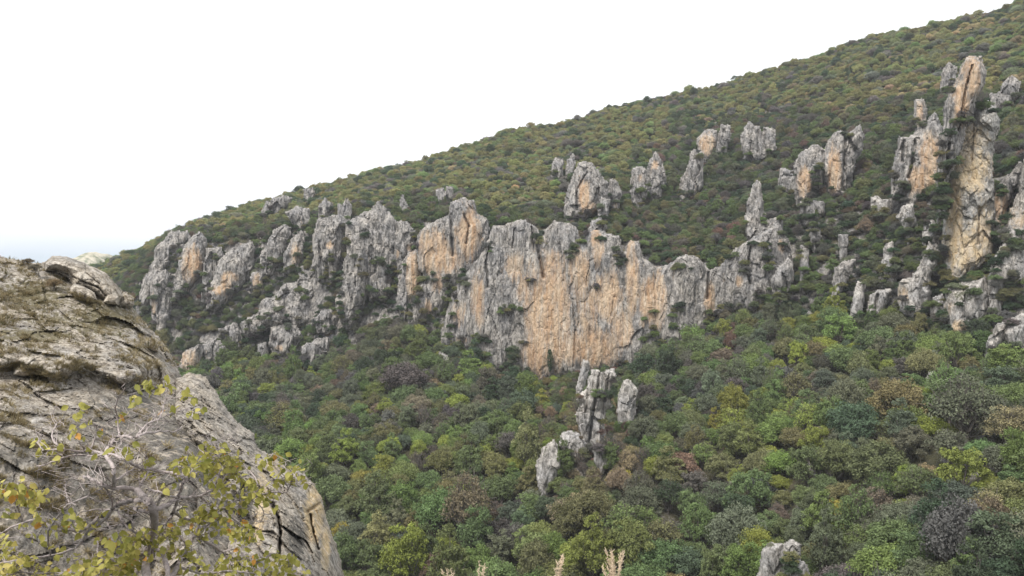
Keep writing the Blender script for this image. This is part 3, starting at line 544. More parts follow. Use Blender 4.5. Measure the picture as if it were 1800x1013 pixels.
rib_poly = [(312,668),(335,658),(358,664),(378,690),(395,720),(420,748),(445,765),(452,790),(475,800),(500,822),(530,832),(552,855),(566,880),(574,920),(590,960),(602,1013),(612,1040),(660,1300),(720,2310),(300,2310),(330,1200),(360,1013),(400,930),(390,850),(350,790),(310,740)]
def rib_rf(X, Y): return knoll_r(X, Y) - 1.5 + np.clip((X - 330) / 300, 0, 1) * 1.0
rock('rock_rib', 'cream grey rock rib falling steeply to the bottom, dark crack down its face', 'rock rib', rib_poly, M_RIB, rfun=rib_rf, ys=np.concatenate([np.arange(650, 1032, 1.7), np.arange(1034, 2300, 24)]), step=1.7, th=5.0, wmax=7, detail=3.8, rib=.5, blocks=1.0, edge=3, back=1.6,
     warm=[(552,905,17,52,1.25),(572,960,10,40,.9),(460,880,16,60,.7),(455,930,10,30,.8),(480,820,20,20,.5)], moss=[(520,950,28,60,.75),(350,720,30,70,.5),(430,900,30,90,.8)],
     cracks=[([(478,885),(490,910),(493,935),(491,975)], 2.2, 1.6), ([(545,905),(550,935),(560,965)], 2.0, 1.2), ([(540,900),(562,885)], 2.0, .9)])
GB = 'boulders on the near knoll'
boulders = [
 ('big cracked boulder capping the near knoll crest', [(78,462),(92,450),(118,452),(150,463),(185,480),(208,505),(215,520),(208,535),(190,535),(160,520),(125,505),(118,485),(100,478),(78,476)], 3.2, 69),
 ('oval flat boulder tucked under the big cracked crest boulder', [(122,507),(130,499),(150,505),(166,515),(170,527),(155,531),(135,523),(123,515)], 1.5, 66.5),
 ('rounded boulder at the right tip of the crest boulders', [(210,518),(222,513),(236,524),(236,536),(226,543),(208,538)], 1.4, 66.5),
 ('squat block between the oval boulder and the right tip boulder', [(188,520),(196,517),(208,522),(207,536),(190,535),(181,531)], 1.2, 66.3),
 ('small grey boulder half sunk on the right knoll slope', [(256,600),(266,594),(276,604),(278,618),(268,616),(258,610)], .9, 60.5),
 ('lens of pale rock at the knoll ledge end above the dark face', [(96,640),(108,628),(130,618),(142,626),(140,642),(120,660),(98,662)], 1.6, 44),
 ('thin slab lying on the knoll ledge at left', [(25,650),(40,640),(68,640),(68,656),(45,662),(22,660)], 1.0, 43.5),
]
for i, (lb, pl, th_, rr_) in enumerate(boulders):
    cxb = float(np.mean([q[0] for q in pl])); cyb = float(np.mean([q[1] for q in pl])); zc_ = [zb_get(cxb, cyb + k) for k in (0, 8, 16)]; zc_ = [q for q in zc_ if q and q < 90]
    rock('boulder', lb, 'boulder', pl, M_CRAG, r0=(min(zc_) if zc_ else rr_) + .5, th=th_, lean=.6, dil=1.0, step=1.0, ext=0, detail=4.5, rib=.1, blocks=.5, iso=1, edge=1.2, wmax=2.6, group=GB, moss=[(100, 492, 20, 6, .5)] if i == 0 else (),
         cracks=[([(118,482),(150,497),(172,505),(186,520)], 1.5, .5), ([(150,463),(152,480),(175,500)], 1.0, .3)] if i == 0 else ())

# far pale hill beyond the left ridge
hp = [(95,468),(125,455),(140,446),(160,442),(178,443),(195,449),(215,460),(260,480),(300,560),(60,560)]
xsF = np.arange(60, 300, 2.0)
m, nt, b = mat('distant_hill_rock'); hv = nt.nodes.new('ShaderNodeTexCoord').outputs['Object']
nt.links.new(rampf(nt, noise(nt, hv, 0.03, 8, 0.7), [(0.42, (0.13, 0.15, 0.07)), (0.52, (0.42, 0.38, 0.28)), (0.62, (0.6, 0.55, 0.42))]), b.inputs['Base Color'])
U, Vv = np.meshgrid(np.linspace(-1.6, 1.6, 90), np.linspace(-1.2, 1.6, 90))
cx_, cy_, cz_ = P3(165, 452, 2600.0)
hz_ = np.exp(-(U**2 * 1.5 + Vv**2 * 1.2)) * 150 + 14 * fbm(U * 3, Vv * 3, 0 * U + 2.2, 5, 4)
Xh = cx_ + U * 170; Yh = cy_ + Vv * 300; Zh = -95 + hz_ * (128.0 / 150)
Zh = Zh + (P3(165, 443, 2600.0)[2] - Zh.max()); 
Vh = np.stack([Xh, Yh, Zh], -1).reshape(-1, 3); idx = np.arange(8100).reshape(90, 90)
o = link(mesh_np('distant_hill', Vh, np.stack([idx[:-1, :-1], idx[:-1, 1:], idx[1:, 1:], idx[1:, :-1]], -1).reshape(-1, 4), m)); tag(o, kind='structure')

# ------------------------------------------------------------------ tree prototypes (unit crown width 1)
def leaf_cloud(centres, radii, per, size, rng, outward=1.0, flat=0.8):
    Vs, Fs, va = [], [], []
    n = 0
    for (c, r_) in zip(centres, radii):
        k = per; d = rng.normal(size=(k, 3)); d /= np.linalg.norm(d, axis=1)[:, None]
        d[:, 2] = np.where((d[:, 2] < -0.35) & (rng.random(k) < 0.7), -d[:, 2], d[:, 2])
        rad = r_ * (0.55 + 0.5 * rng.random(k)**0.45)
        p = c + d * rad[:, None] * np.array([1, 1, flat])
        nn = d * outward + rng.normal(size=(k, 3)) * 0.55 + np.array([0, 0, 0.25]); nn /= np.linalg.norm(nn, axis=1)[:, None]
        t = np.cross(nn, rng.normal(size=(k, 3))); t /= np.linalg.norm(t, axis=1)[:, None]; bt = np.cross(nn, t)
        s = size * (0.6 + 0.8 * rng.random(k))[:, None]
        q = np.stack([p - t * s, p - bt * s * 0.55, p + t * s, p + bt * s * 0.55], 1)
        Vs.append(q.reshape(-1, 3)); Fs.append(np.arange(k * 4).reshape(-1, 4) + n); n += k * 4
        va.append(np.repeat(np.clip(rng.random() * 0.55 + rng.random(k) * 0.45, 0, 1), 4))
    return np.concatenate(Vs), np.concatenate(Fs), np.concatenate(va)
def tube(pts, rad, sides=6):
    pts = [Vector(p) for p in pts]; V, Fq = [], []
    for i, p in enumerate(pts):
        d = (pts[min(i + 1, len(pts) - 1)] - pts[max(i - 1, 0)]).normalized(); a = d.orthogonal().normalized(); bb = d.cross(a)
        for k in range(sides):
            th = 2 * math.pi * k / sides; V.append(p + (a * math.cos(th) + bb * math.sin(th)) * rad[i])
    for i in range(len(pts) - 1):
        for k in range(sides):
            k2 = (k + 1) % sides; Fq.append((i * sides + k, i * sides + k2, (i + 1) * sides + k2, (i + 1) * sides + k))
    return np.array([tuple(v) for v in V]), np.array(Fq)
class Acc:
    def __init__(s): s.V = []; s.F = []; s.n = 0
    def add(s, V, Fq): s.V.append(V); s.F.append(Fq + s.n); s.n += len(V)
    def get(s): return np.concatenate(s.V), np.concatenate(s.F)
def make_proto(seed, kind):
    rng = np.random.default_rng(seed); T_ = Acc()
    if kind == 'round': hgt, cr, nc, zc = 0.95, (0.5, 0.5, 0.46), 34, 0.46
    elif kind == 'tall': hgt, cr, nc, zc = 1.3, (0.45, 0.45, 0.64), 40, 0.62
    elif kind == 'lumpy': hgt, cr, nc, zc = 0.85, (0.55, 0.5, 0.42), 24, 0.42
    elif kind == 'bush': hgt, cr, nc, zc = 0.7, (0.5, 0.5, 0.36), 18, 0.3
    elif kind == 'sparse': hgt, cr, nc, zc = 1.0, (0.5, 0.5, 0.46), 26, 0.5
    elif kind == 'bare': hgt, cr, nc, zc = 1.1, (0.5, 0.5, 0.42), 24, 0.65
    nl = {'round': 13, 'tall': 15, 'lumpy': 10, 'bush': 8, 'sparse': 10, 'bare': 7}[kind]
    C_, radii = [], []
    for L_ in range(nl):
        d = rng.normal(size=3); d /= np.linalg.norm(d); d = np.array([math.cos(L_ * 2.4 + .4 * rng.normal()), math.sin(L_ * 2.4 + .4 * rng.normal()), 0]); zq = 1 - 1.6 * (L_ + rng.random()) / nl; d = d * math.sqrt(max(0, 1 - zq * zq)); d[2] = zq
        lr = rng.uniform(.15, .27) * (1.15 if kind in ('lumpy', 'bush') else 1)
        lc = np.array([0, 0, zc]) + d * (np.array(cr) - lr * .8) * rng.uniform(.72, 1.12)
        nc_ = int(15 * (lr / .2)**2) if kind != 'bare' else 4
        for i in range(nc_):
            e = rng.normal(size=3); e /= np.linalg.norm(e); e[2] = e[2] if e[2] > -.3 else -e[2] * .5
            C_.append(lc + e * lr * rng.uniform(.55, 1.0) * np.array([1, 1, .85])); radii.append(lr * rng.uniform(.28, .46))
    C_ = np.array(C_); radii = np.array(radii)
    per = {'round': 50, 'tall': 50, 'lumpy': 52, 'bush': 50, 'sparse': 26, 'bare': 5}[kind]
    LV, LF, va = leaf_cloud(C_, radii, per, 0.018, rng)
    zt = zc - cr[2] * 0.2
    T_.add(*tube([(0, 0, -0.12), (0.01, 0, 0.1), (-0.01, 0.015, zt)], [0.034, 0.026, 0.014]))
    for c in C_[:: (1 if kind == 'bare' else 3 if kind == 'sparse' else 9)]:
        z0 = 0.12 + rng.random() * (zt - 0.15) * 0.8; c0 = np.array([0, 0, z0]); mid = c0 * 0.5 + c * 0.5 + rng.normal(size=3) * 0.03
        T_.add(*tube([c0, mid, c], [0.014, 0.009, 0.004], 4))
        if kind in ('bare', 'sparse'):
            for _ in range(9 if kind == 'bare' else 3):
                e = c + rng.normal(size=3) * 0.1 + np.array([0, 0, .04]); T_.add(*tube([mid * .4 + c * .6, (c + e) / 2 + rng.normal(size=3) * .015, e], [0.005, 0.004, 0.002], 3))
    TVv, TF = T_.get()
    return (LV, LF, va), (TVv, TF), hgt
kinds = ['round', 'tall', 'lumpy', 'bush', 'sparse', 'round', 'lumpy', 'tall', 'bare', 'bush', 'round', 'sparse']
PRO = [make_proto(100 + i, k) for i, k in enumerate(kinds)]
KIX = {k: [i for i, kk in enumerate(kinds) if kk == k] for k in set(kinds)}
crown_me, trunk_me = [], []
proto_col = bpy.data.collections.new('tree_kinds')
for i, ((LV, LF, va), (TVv, TF), h) in enumerate(PRO):
    c = mesh_np('crown', LV, LF, M_LEAF, {'vary': va}, smooth=False); t = mesh_np('trunk', TVv, TF, M_BARK)
    crown_me.append(c.data); trunk_me.append(t.data); bpy.data.objects.remove(c); bpy.data.objects.remove(t)
    V = np.concatenate([LV, TVv]); Fq = np.concatenate([LF, TF + len(LV)])
    mi = np.r_[np.zeros(len(LF)), np.ones(len(TF))]
    po = mesh_np('tree_kind_%02d' % i, V, Fq, [M_LEAF, M_BARK], {'vary': np.r_[va, np.full(len(TVv), .5)]}, smooth=False, mat_idx=mi)
    proto_col.objects.link(po)

# ------------------------------------------------------------------ where the trees stand
TINT = {'green': (0.13, 0.17, 0.072), 'bright green': (0.16, 0.21, 0.07), 'dark green': (0.06, 0.085, 0.05), 'blue green': (0.10, 0.13, 0.085),
        'olive': (0.175, 0.175, 0.08), 'lime': (0.23, 0.26, 0.065), 'yellow': (0.34, 0.31, 0.065), 'purple grey': (0.12, 0.115, 0.105),
        'rusty red': (0.185, 0.125, 0.095), 'brown': (0.175, 0.145, 0.10), 'tan': (0.26, 0.215, 0.125), 'grey green': (0.135, 0.15, 0.095)}
hand = []
def hl(tr, s, items):
    for (x, y, w_, t, *k) in items:
        X, Y = tr([(x, y)])[0]; hand.append((X, Y, w_ / s, t, k[0] if k else None))
G8 = T(500, 600, 2.4533)
hl(H, 2.2367, [(275,190,125,'bright green'),(400,215,115,'purple grey'),(215,290,110,'purple grey'),(100,290,100,'purple grey'),(320,310,85,'lime'),(365,262,55,'lime'),(200,420,135,'lime'),(262,520,125,'bright green'),(85,540,95,'bright green'),(150,590,110,'olive'),
  (780,275,90,'olive'),(812,200,70,'lime'),(880,205,95,'purple grey'),(830,320,75,'dark green'),(710,395,115,'green'),(590,340,110,'grey green'),(480,380,105,'olive'),(1050,350,175,'green','round'),(1175,330,135,'green'),(1285,450,165,'tan','sparse'),(985,445,115,'lime'),
  (760,610,205,'green','round'),(645,560,110,'grey green'),(640,800,155,'yellow','round'),(700,900,150,'bright green'),(850,880,190,'green','lumpy'),(800,985,220,'bright green','lumpy'),(900,980,150,'green'),(870,680,95,'lime'),(890,765,110,'lime'),(380,650,80,'lime'),(230,630,90,'lime'),
  (315,650,115,'purple grey'),(220,800,135,'dark green','tall'),(330,830,130,'green'),(420,840,110,'green'),(45,940,140,'green'),(75,780,140,'brown'),(400,715,85,'olive'),(560,680,115,'green'),(640,705,130,'olive'),(750,765,145,'brown','sparse'),(1080,740,160,'blue green'),
  (1010,880,105,'purple grey','bare'),(1110,880,125,'blue green'),(1205,800,160,'tan','sparse'),(1240,960,200,'blue green'),(545,930,135,'olive'),(960,595,85,'tan'),(1030,665,85,'tan'),(182,510,55,'rusty red'),(1212,660,75,'lime'),(1055,530,150,'grey green'),
  (530,590,105,'brown','bare'),(450,480,120,'olive'),(355,560,95,'green'),(1070,110,115,'green'),(1155,95,90,'dark green'),(1300,150,110,'blue green'),(560,115,95,'lime'),(640,180,125,'green'),(765,90,125,'green'),(880,80,100,'olive'),(30,385,75,'lime'),(1270,560,140,'grey green'),(1300,700,110,'green'),
  (470,130,110,'green'),(60,130,110,'green'),(170,160,100,'brown'),(990,130,100,'green'),(1260,270,130,'blue green'),(30,220,80,'green'),(1320,860,120,'olive'),(150,690,100,'grey green'),(900,500,120,'grey green'),(560,480,100,'brown'),(800,530,110,'olive')])
hl(G8, 2.4533, [(440,290,80,'lime'),(360,312,50,'lime'),(235,230,70,'olive'),(740,270,110,'lime'),(510,165,180,'purple grey','lumpy'),(210,385,100,'green'),(262,500,130,'lime'),(340,590,95,'lime'),(430,575,110,'lime'),(350,470,75,'rusty red'),(640,490,75,'rusty red'),(580,545,110,'brown'),
  (620,615,135,'green'),(860,490,95,'lime'),(250,845,115,'yellow'),(385,885,80,'lime'),(685,890,125,'lime'),(195,650,165,'green'),(220,580,135,'grey green'),(400,735,185,'green'),(930,745,95,'rusty red'),(670,745,75,'rusty red'),(872,790,80,'lime'),(500,915,125,'brown'),(455,400,95,'purple grey'),
  (575,285,85,'purple grey'),(975,440,95,'purple grey'),(860,620,75,'purple grey'),(800,140,110,'bright green'),(872,135,80,'lime'),(110,160,55,'lime'),(30,390,75,'lime'),(632,245,60,'lime'),(640,192,70,'tan'),(985,590,75,'bright green'),(880,380,115,'green'),(300,180,90,'purple grey'),(100,280,90,'grey green'),
  (40,300,90,'grey green'),(500,400,..., 'green')] if False else [(440,290,80,'lime'),(360,312,50,'lime'),(235,230,70,'olive'),(740,270,110,'lime'),(510,165,180,'purple grey','lumpy'),(210,385,100,'green'),(262,500,130,'lime'),(340,590,95,'lime'),(430,575,110,'lime'),(350,470,75,'rusty red'),(640,490,75,'rusty red'),(580,545,110,'brown'),
  (620,615,135,'green'),(860,490,95,'lime'),(250,845,115,'yellow'),(385,885,80,'lime'),(685,890,125,'lime'),(195,650,165,'green'),(220,580,135,'grey green'),(400,735,185,'green'),(930,745,95,'rusty red'),(670,745,75,'rusty red'),(872,790,80,'lime'),(500,915,125,'brown'),(455,400,95,'purple grey'),
  (575,285,85,'purple grey'),(975,440,95,'purple grey'),(860,620,75,'purple grey'),(800,140,110,'bright green'),(872,135,80,'lime'),(110,160,55,'lime'),(30,390,75,'lime'),(632,245,60,'lime'),(640,192,70,'tan'),(985,590,75,'bright green'),(880,380,115,'green'),(300,180,90,'purple grey'),(100,280,90,'grey green')])
hl(E, 2.4525, [(408,120,55,'rusty red'),(590,585,95,'yellow'),(640,605,70,'lime'),(685,525,110,'brown','bare'),(820,375,90,'lime'),(880,300,65,'lime'),(940,505,125,'bright green'),(800,590,145,'olive'),(890,632,50,'lime'),(670,715,190,'grey green','round'),(312,705,75,'rusty red'),(60,745,95,'rusty red'),
  (540,400,65,'rusty red'),(530,745,70,'rusty red'),(250,272,75,'lime'),(160,228,52,'lime'),(225,192,50,'lime'),(780,860,175,'olive'),(900,965,175,'blue green'),(372,955,62,'yellow'),(200,922,42,'yellow'),(500,865,115,'green'),(100,445,115,'purple grey'),(50,365,135,'green'),(275,370,75,'brown'),(290,520,60,'green'),
  (470,610,80,'brown'),(430,560,60,'rusty red'),(600,470,80,'brown'),(720,170,120,'bright green'),(810,60,120,'green'),(380,360,60,'olive')])
hand += [(420,672,26,'lime',None),(432,738,30,'lime',None),(400,690,34,'olive',None),(470,690,34,'lime',None),(500,745,60,'olive',None),(470,800,60,'grey green',None)]

RM = np.full((560, 960), np.nan); GX, GY = np.meshgrid(np.arange(960) * 2.0 - 60, np.arange(560) * 2.0 - 60)
for (P, rb) in ROCK_POLYS[:NEAR_POLY_START]:
    j0, j1 = max(0, int((P[:, 0].min() + 56) / 2)), min(960, int((P[:, 0].max() + 66) / 2)); i0, i1 = max(0, int((P[:, 1].min() + 56) / 2)), min(560, int((P[:, 1].max() + 66) / 2))
    if j1 > j0 and i1 > i0:
        sdg = poly_sd(P, GX[i0:i1, j0:j1], GY[i0:i1, j0:j1]); sub = RM[i0:i1, j0:j1]; sub[sdg > 0] = rb
def in_rock(px, py, r):
    i = int((py + 60) / 2); j = int((px + 60) / 2)
    if 0 <= i < 560 and 0 <= j < 960 and not math.isnan(RM[i, j]): return RM[i, j]
    return None
trees = []   # x,y,z, width, height-scale, rot, kind index, tint name, tint
def jitter(t, k=0.12):
    c = np.array(TINT[t]); return tuple(np.clip(c * (1 + RNG.normal() * k) * (1 + RNG.normal(size=3) * 0.05), 0.01, 0.9))
def pick_kind(t):
    if t == 'purple grey': p = ['lumpy', 'round', 'sparse', 'bush']
    elif t in ('rusty red', 'brown', 'tan'): p = ['sparse', 'round', 'bare', 'lumpy', 'bush', 'sparse']
    else: p = ['round', 'tall', 'lumpy', 'round', 'sparse', 'lumpy']
    k = p[RNG.integers(len(p))]; return KIX[k][RNG.integers(len(KIX[k]))]
for (X, Y, wpx, t, k) in hand:
    r_ = Rterr([X], [min(Y + 0.45 * wpx, 1250)])[0]
    wd_ = wpx * r_ / F * 1.08; p = P3(X, Y + 0.45 * wpx, r_)
    ki = KIX[k][RNG.integers(len(KIX[k]))] if k else pick_kind(t)
    trees.append([p[0], p[1], p[2] - 0.04 * wd_, wd_, 1.0, RNG.random() * 6.283, ki, t, jitter(t, 0.06)])
hand_n = len(trees)
# random fill, spread by surface area
P00 = TV[:-1, :-1]; e1 = TV[1:, :-1] - P00; e2 = TV[:-1, 1:] - P00; area = np.linalg.norm(np.cross(e1, e2), axis=2)
rad = np.hypot(P00[..., 0], P00[..., 1]); azc = np.arctan2(P00[..., 0], P00[..., 1])
sidx = np.arange(S_ - 1)[None, :] * np.ones((A_ - 1, 1))
area = np.where((rad > 110) & (sidx < 33 + S + 6) & (sidx > 33) & (np.abs(azc) < R(43)), area, 0)
pr = (area / area.sum()).ravel(); cand = RNG.choice(area.size, size=150000, p=pr)
ci, cj = np.unravel_index(cand, area.shape); u = RNG.random(len(cand))[:, None]; v_ = RNG.random(len(cand))[:, None]
CP = P00[ci, cj] + e1[ci, cj] * u + e2[ci, cj] * v_
cpx, cpy = proj(CP); cr_ = np.hypot(CP[:, 0], CP[:, 1])
hash_ = {}
def near_ok(p, d):
    k = (int(p[0] // 8), int(p[1] // 8), int(p[2] // 8))
    for a in (-1, 0, 1):
        for b_ in (-1, 0, 1):
            for c in (-1, 0, 1):
                for (q, dq) in hash_.get((k[0] + a, k[1] + b_, k[2] + c), ()):
                    if (q[0] - p[0])**2 + (q[1] - p[1])**2 + (q[2] - p[2])**2 < (0.5 * (d + dq))**2: return False
    hash_.setdefault(k, []).append((p, d)); return True
for t in trees: hash_.setdefault((int(t[0] // 8), int(t[1] // 8), int(t[2] // 8)), []).append(((t[0], t[1], t[2]), t[3] * 0.62))
kn_x = CA[:, 0]
zone_n = fbm(CP[:, 0] / 45, CP[:, 1] / 45, CP[:, 2] / 45, 3, 21); zone_m = fbm(CP[:, 0] / 22, CP[:, 1] / 22, CP[:, 2] / 22 + 7, 3, 33)
topy = np.interp(cpx, CA[:, 0], CA[:, 5]); oly = np.interp(cpx, [200, 450, 600, 800, 930, 1050, 1200, 1350, 1500, 1650, 1800], [500, 415, 370, 365, 375, 320, 240, 205, 190, 170, 150]); basy = np.interp(cpx, CA[:, 0], CA[:, 3])
for i in range(len(CP)):
    p = CP[i]; X, Y, r_ = cpx[i], cpy[i], cr_[i]
    upper = Y < min(oly[i] + 45 * zone_n[i], topy[i] - 20); valley = Y > basy[i] - 5
    if upper: wd_ = 3.1 + 5.2 * RNG.random()**3 + (1.2 if zone_m[i] > .3 else 0)
    elif valley: wd_ = 5.0 + 6.0 * RNG.random()**1.8 + (1.0 + 4.5 * RNG.random() if r_ < 235 else 1.5 * RNG.random())
    else: wd_ = 3.8 + 3.4 * RNG.random() + (1.5 * RNG.random() if Y < topy[i] - 20 else 0)
    if 940 < X < 1130 and 640 < Y < 900: wd_ *= 0.6
    rb = in_rock(X, Y, r_)
    if 1322 < X < 1445 and 975 < Y < 1260 and r_ < 165: continue
    if rb is not None and abs(rb - r_) < 60 and RNG.random() < (0.995 if r_ < rb + 4 else .6): continue
    rb2 = in_rock(X, Y - 16, r_)
    if rb2 is not None: wd_ *= 0.6
    if not near_ok((p[0], p[1], p[2]), wd_ * (0.58 if valley else 0.58 if upper else 0.5)): continue
    if not valley and not upper and Y > topy[i] - 20 and zone_m[i] > 0.2 and RNG.random() < .55: continue
    n1, n2, q = zone_n[i], zone_m[i], RNG.random()
    if upper:
        t = 'olive' if q < .52 else 'green' if q < .68 else 'grey green' if q < .84 else 'dark green' if q < .95 else 'brown' if q < .985 else 'tan'
        if n2 > .32: t = 'dark green' if q < .5 else 'purple grey'
        if X > 1450 and n1 > .3 and q > .5: t = 'tan'
        ki = KIX['round'][RNG.integers(3)] if q < .5 else KIX['lumpy'][RNG.integers(2)] if q < .8 else KIX['bush'][RNG.integers(2)]
    elif valley:
        if n1 > .22: t = 'purple grey' if q < .22 else 'brown' if q < .28 else 'grey green' if q < .62 else 'green' if q < .8 else 'dark green'
        elif n1 < -.22: t = 'bright green' if q < .36 else 'lime' if q < .5 else 'green' if q < .75 else 'olive'
        else: t = 'green' if q < .42 else 'grey green' if q < .62 else 'olive' if q < .72 else 'blue green' if q < .82 else 'bright green' if q < .88 else 'purple grey' if q < .92 else 'brown' if q < .95 else 'lime' if q < .99 else 'rusty red'
        if X > 1450 and t in ('purple grey',) and q > .2: t = 'blue green'
        if 950 < X < 1110 and 700 < Y < 1000 and RNG.random() < .3: t = 'rusty red' if q < .2 else 'brown' if q < .7 else 'tan'
        ki = pick_kind(t)
    else:
        t = 'dark green' if q < .36 else 'purple grey' if q < .48 else 'green' if q < .72 else 'grey green' if q < .84 else 'olive' if q < .92 else 'brown' if q < .98 else 'rusty red'
        ki = KIX['bush'][RNG.integers(2)] if q < .4 else pick_kind(t)
    trees.append([p[0], p[1], p[2] - 0.05 * wd_, wd_, (0.85 + 0.35 * RNG.random()) * (1.0 if not valley else 1.0 + .45 * RNG.random()), RNG.random() * 6.283, ki, t, jitter(t)])
    if upper: trees[-1][8] = tuple(c * k for c, k in zip(trees[-1][8], (1.52, 1.50, 1.48)))
# shrubs rooted on ledges and cracks of the rock faces
def shrubs(X, Y, rx, ry, n, w0, w1, ts, force=True):
    for _ in range(n):
        x = X + RNG.normal() * rx * .5; y = Y + RNG.normal() * ry * .5; zr = zb_get(x, y)
        if zr is not None and zr < 100: continue      # the near knoll stands before this spot
        if zr is None: zr = Rterr([x], [y])[0] - 1.0
        wd_ = w0 + (w1 - w0) * RNG.random(); p = P3(x, y + 0.25 * wd_ * F / zr, zr - 0.12 * wd_); t = ts[RNG.integers(len(ts))]
        trees.append([p[0], p[1], p[2] - .05 * wd_, wd_, 0.9, RNG.random() * 6.283, KIX['bush'][RNG.integers(2)] if RNG.random() < .6 else KIX['round'][RNG.integers(3)], t, jitter(t)])
DK = ['dark green', 'green', 'purple grey', 'grey green', 'olive']
def SH(tr, s, items):
    for (x, y, rx, ry, n) in items:
        X, Y = tr([(x, y)])[0]; shrubs(X, Y, rx / s, ry / s, n, 2.2, 5.0, DK)
SH(A, 2.665, [(280,420,40,60,16),(1090,330,25,25,7),(1180,305,18,12,4),(1250,430,50,20,9),(750,430,45,20,14),(840,480,60,30,16),(1010,470,25,60,8),(1020,540,40,60,14),(860,560,40,20,8),(700,690,40,20,6),(960,620,20,50,6),(820,700,50,20,6),(1060,600,15,40,4),(1410,330,15,70,10),(330,600,30,40,10),(470,420,20,50,5),(650,560,60,40,14),(1310,500,15,50,6),(780,640,30,30,5),(900,590,20,40,4),(520,760,40,30,5)])
SH(B, 2.355, [(570,690,35,25,9),(250,560,20,25,6),(390,560,25,30,9),(330,640,30,40,12),(840,450,18,35,8),(1035,480,25,40,9),(940,600,10,18,3),(620,700,10,10,2),(500,420,15,40,6),(700,400,12,30,5),(460,810,40,30,8),(590,880,25,40,14),(470,880,25,20,7),(1010,330,60,20,10),(880,395,15,40,6),(320,560,20,15,4),(190,640,20,40,5),(660,570,10,20,3),(1280,690,10,30,3),(1255,760,8,60,5),(640,830,12,15,2),(430,820,20,40,5)])
SH(C, 2.2015, [(350,650,20,25,7),(430,740,40,20,8),(440,600,15,60,7),(510,480,20,40,7),(100,640,60,15,6),(300,600,20,15,3),(630,290,20,40,8),(740,130,20,20,5),(640,260,15,30,5),(960,330,30,30,6),(1000,200,15,60,4),(420,440,25,20,4),(610,500,80,60,16),(830,560,80,80,20),(960,520,50,60,14),(560,620,20,60,8)])
SH(D, 1.6867, [(130,620,60,50,16),(205,560,30,40,10),(60,740,60,30,12),(110,720,40,30,8),(175,870,60,15,8),(310,905,40,10,5),(450,650,20,30,5),(490,760,20,30,6),(470,270,20,60,5),(150,640,15,20,4),(240,880,30,15,5),(370,885,30,10,4),(330,745,40,6,4),(262,500,10,60,12),(250,600,20,30,8),(330,275,25,15,7),(375,235,15,8,4),(285,370,8,40,5),(340,790,40,20,5),(470,800,30,60,16),(420,740,10,60,6),(240,700,10,40,5),(440,480,10,30,3),(480,650,20,30,5),(270,780,12,30,6),(475,860,20,20,4),(200,560,20,20,5)])
SH(E, 2.4525, [(558,210,10,40,6),(500,240,12,16,3),(520,360,20,20,3),(440,470,60,20,6)])
SH(H, 2.2367, [(425,960,10,30,4)])
for (P, rb) in ROCK_POLYS[:NEAR_POLY_START]:      # bushes and small trees crowding the foot of every rock
    yt, yb = P[:, 1].min(), P[:, 1].max(); area_ = (P[:, 0].max() - P[:, 0].min()) * (yb - yt)
    if area_ < 500: continue
    Qp = np.roll(P, -1, 0); ctr = P.mean(0)
    for (p0, p1) in zip(P, Qp):
        L_ = math.hypot(*(p1 - p0)); n_ = int(L_ / 9 + RNG.random())
        for _ in range(n_):
            q_ = p0 + (p1 - p0) * RNG.random(); rel = (q_[1] - yt) / (yb - yt)
            if rel < .55 or RNG.random() > (rel - .4) * 1.5: continue
            x = q_[0] + (ctr[0] - q_[0]) * .06 + RNG.normal() * 3; y = q_[1] - 5 + RNG.normal() * 4
            if 930 < x < 1130 and y > 640:
                if RNG.random() < .5: shrubs(x, y + 6, 0, 0, 1, 1.8, 3.2, DK + ['brown', 'rusty red'])
            else: shrubs(x, y, 0, 0, 1, 2.4, 5.6, DK)
print('trees', len(trees))

# the ~290 trees that show largest become things; the rest is the wood
inview = []
for i, t in enumerate(trees):
    pp = proj(np.array([t[0], t[1], t[2] + t[3] * .5])); r_ = math.hypot(t[0], t[1])
    vis = -10 < pp[0] < 1810 and -10 < pp[1] < 1030
    if vis and pp[0] < 640:      # hidden behind the near knoll
        for (P, rb) in ROCK_POLYS[NEAR_POLY_START:]:
            if poly_sd(P, np.array([pp[0]]), np.array([pp[1]]))[0] > 0: vis = False
    if vis: inview.append((t[3] * F / r_ * (1.6 if i < hand_n and t[3] * F / r_ > 20 else 1), i, float(pp[0]), float(pp[1])))
inview.sort(reverse=True); big = inview[:296]; bigset = {b_[1] for b_ in big}
LAND = [(520, 700, 'below the left crags'), (700, 690, 'left of the big orange wall foot'), (640, 860, 'beside the near rib edge'), (800, 800, 'in the hollow left of the spur'), (760, 960, 'near the bottom edge left of the spur'),
        (960, 700, 'left of the fissured crag'), (1030, 880, 'on the spur below the fissured crag'), (960, 970, 'at the bottom edge under the spur'), (1180, 680, 'right of the fissured crag'), (1200, 820, 'right of the spur in mid valley'), (1180, 960, 'at the bottom edge right of the spur'),
        (1330, 640, 'below the fluted cliff'), (1380, 760, 'in the middle of the right valley'), (1370, 930, 'around the blunt bottom rocks'), (1520, 650, 'under the right slope ribs'), (1560, 760, 'in the right valley centre'), (1530, 930, 'right of the blunt bottom rocks'),
        (1700, 660, 'below the giant pillar'), (1720, 800, 'towards the right edge in mid valley'), (1720, 950, 'in the bottom right corner'), (1100, 560, 'against the big wall')]
ORD = ['first', 'second', 'third', 'fourth', 'fifth', 'sixth', 'seventh', 'eighth', 'ninth', 'tenth', 'eleventh', 'twelfth', 'thirteenth', 'fourteenth', 'fifteenth']
cells = {}
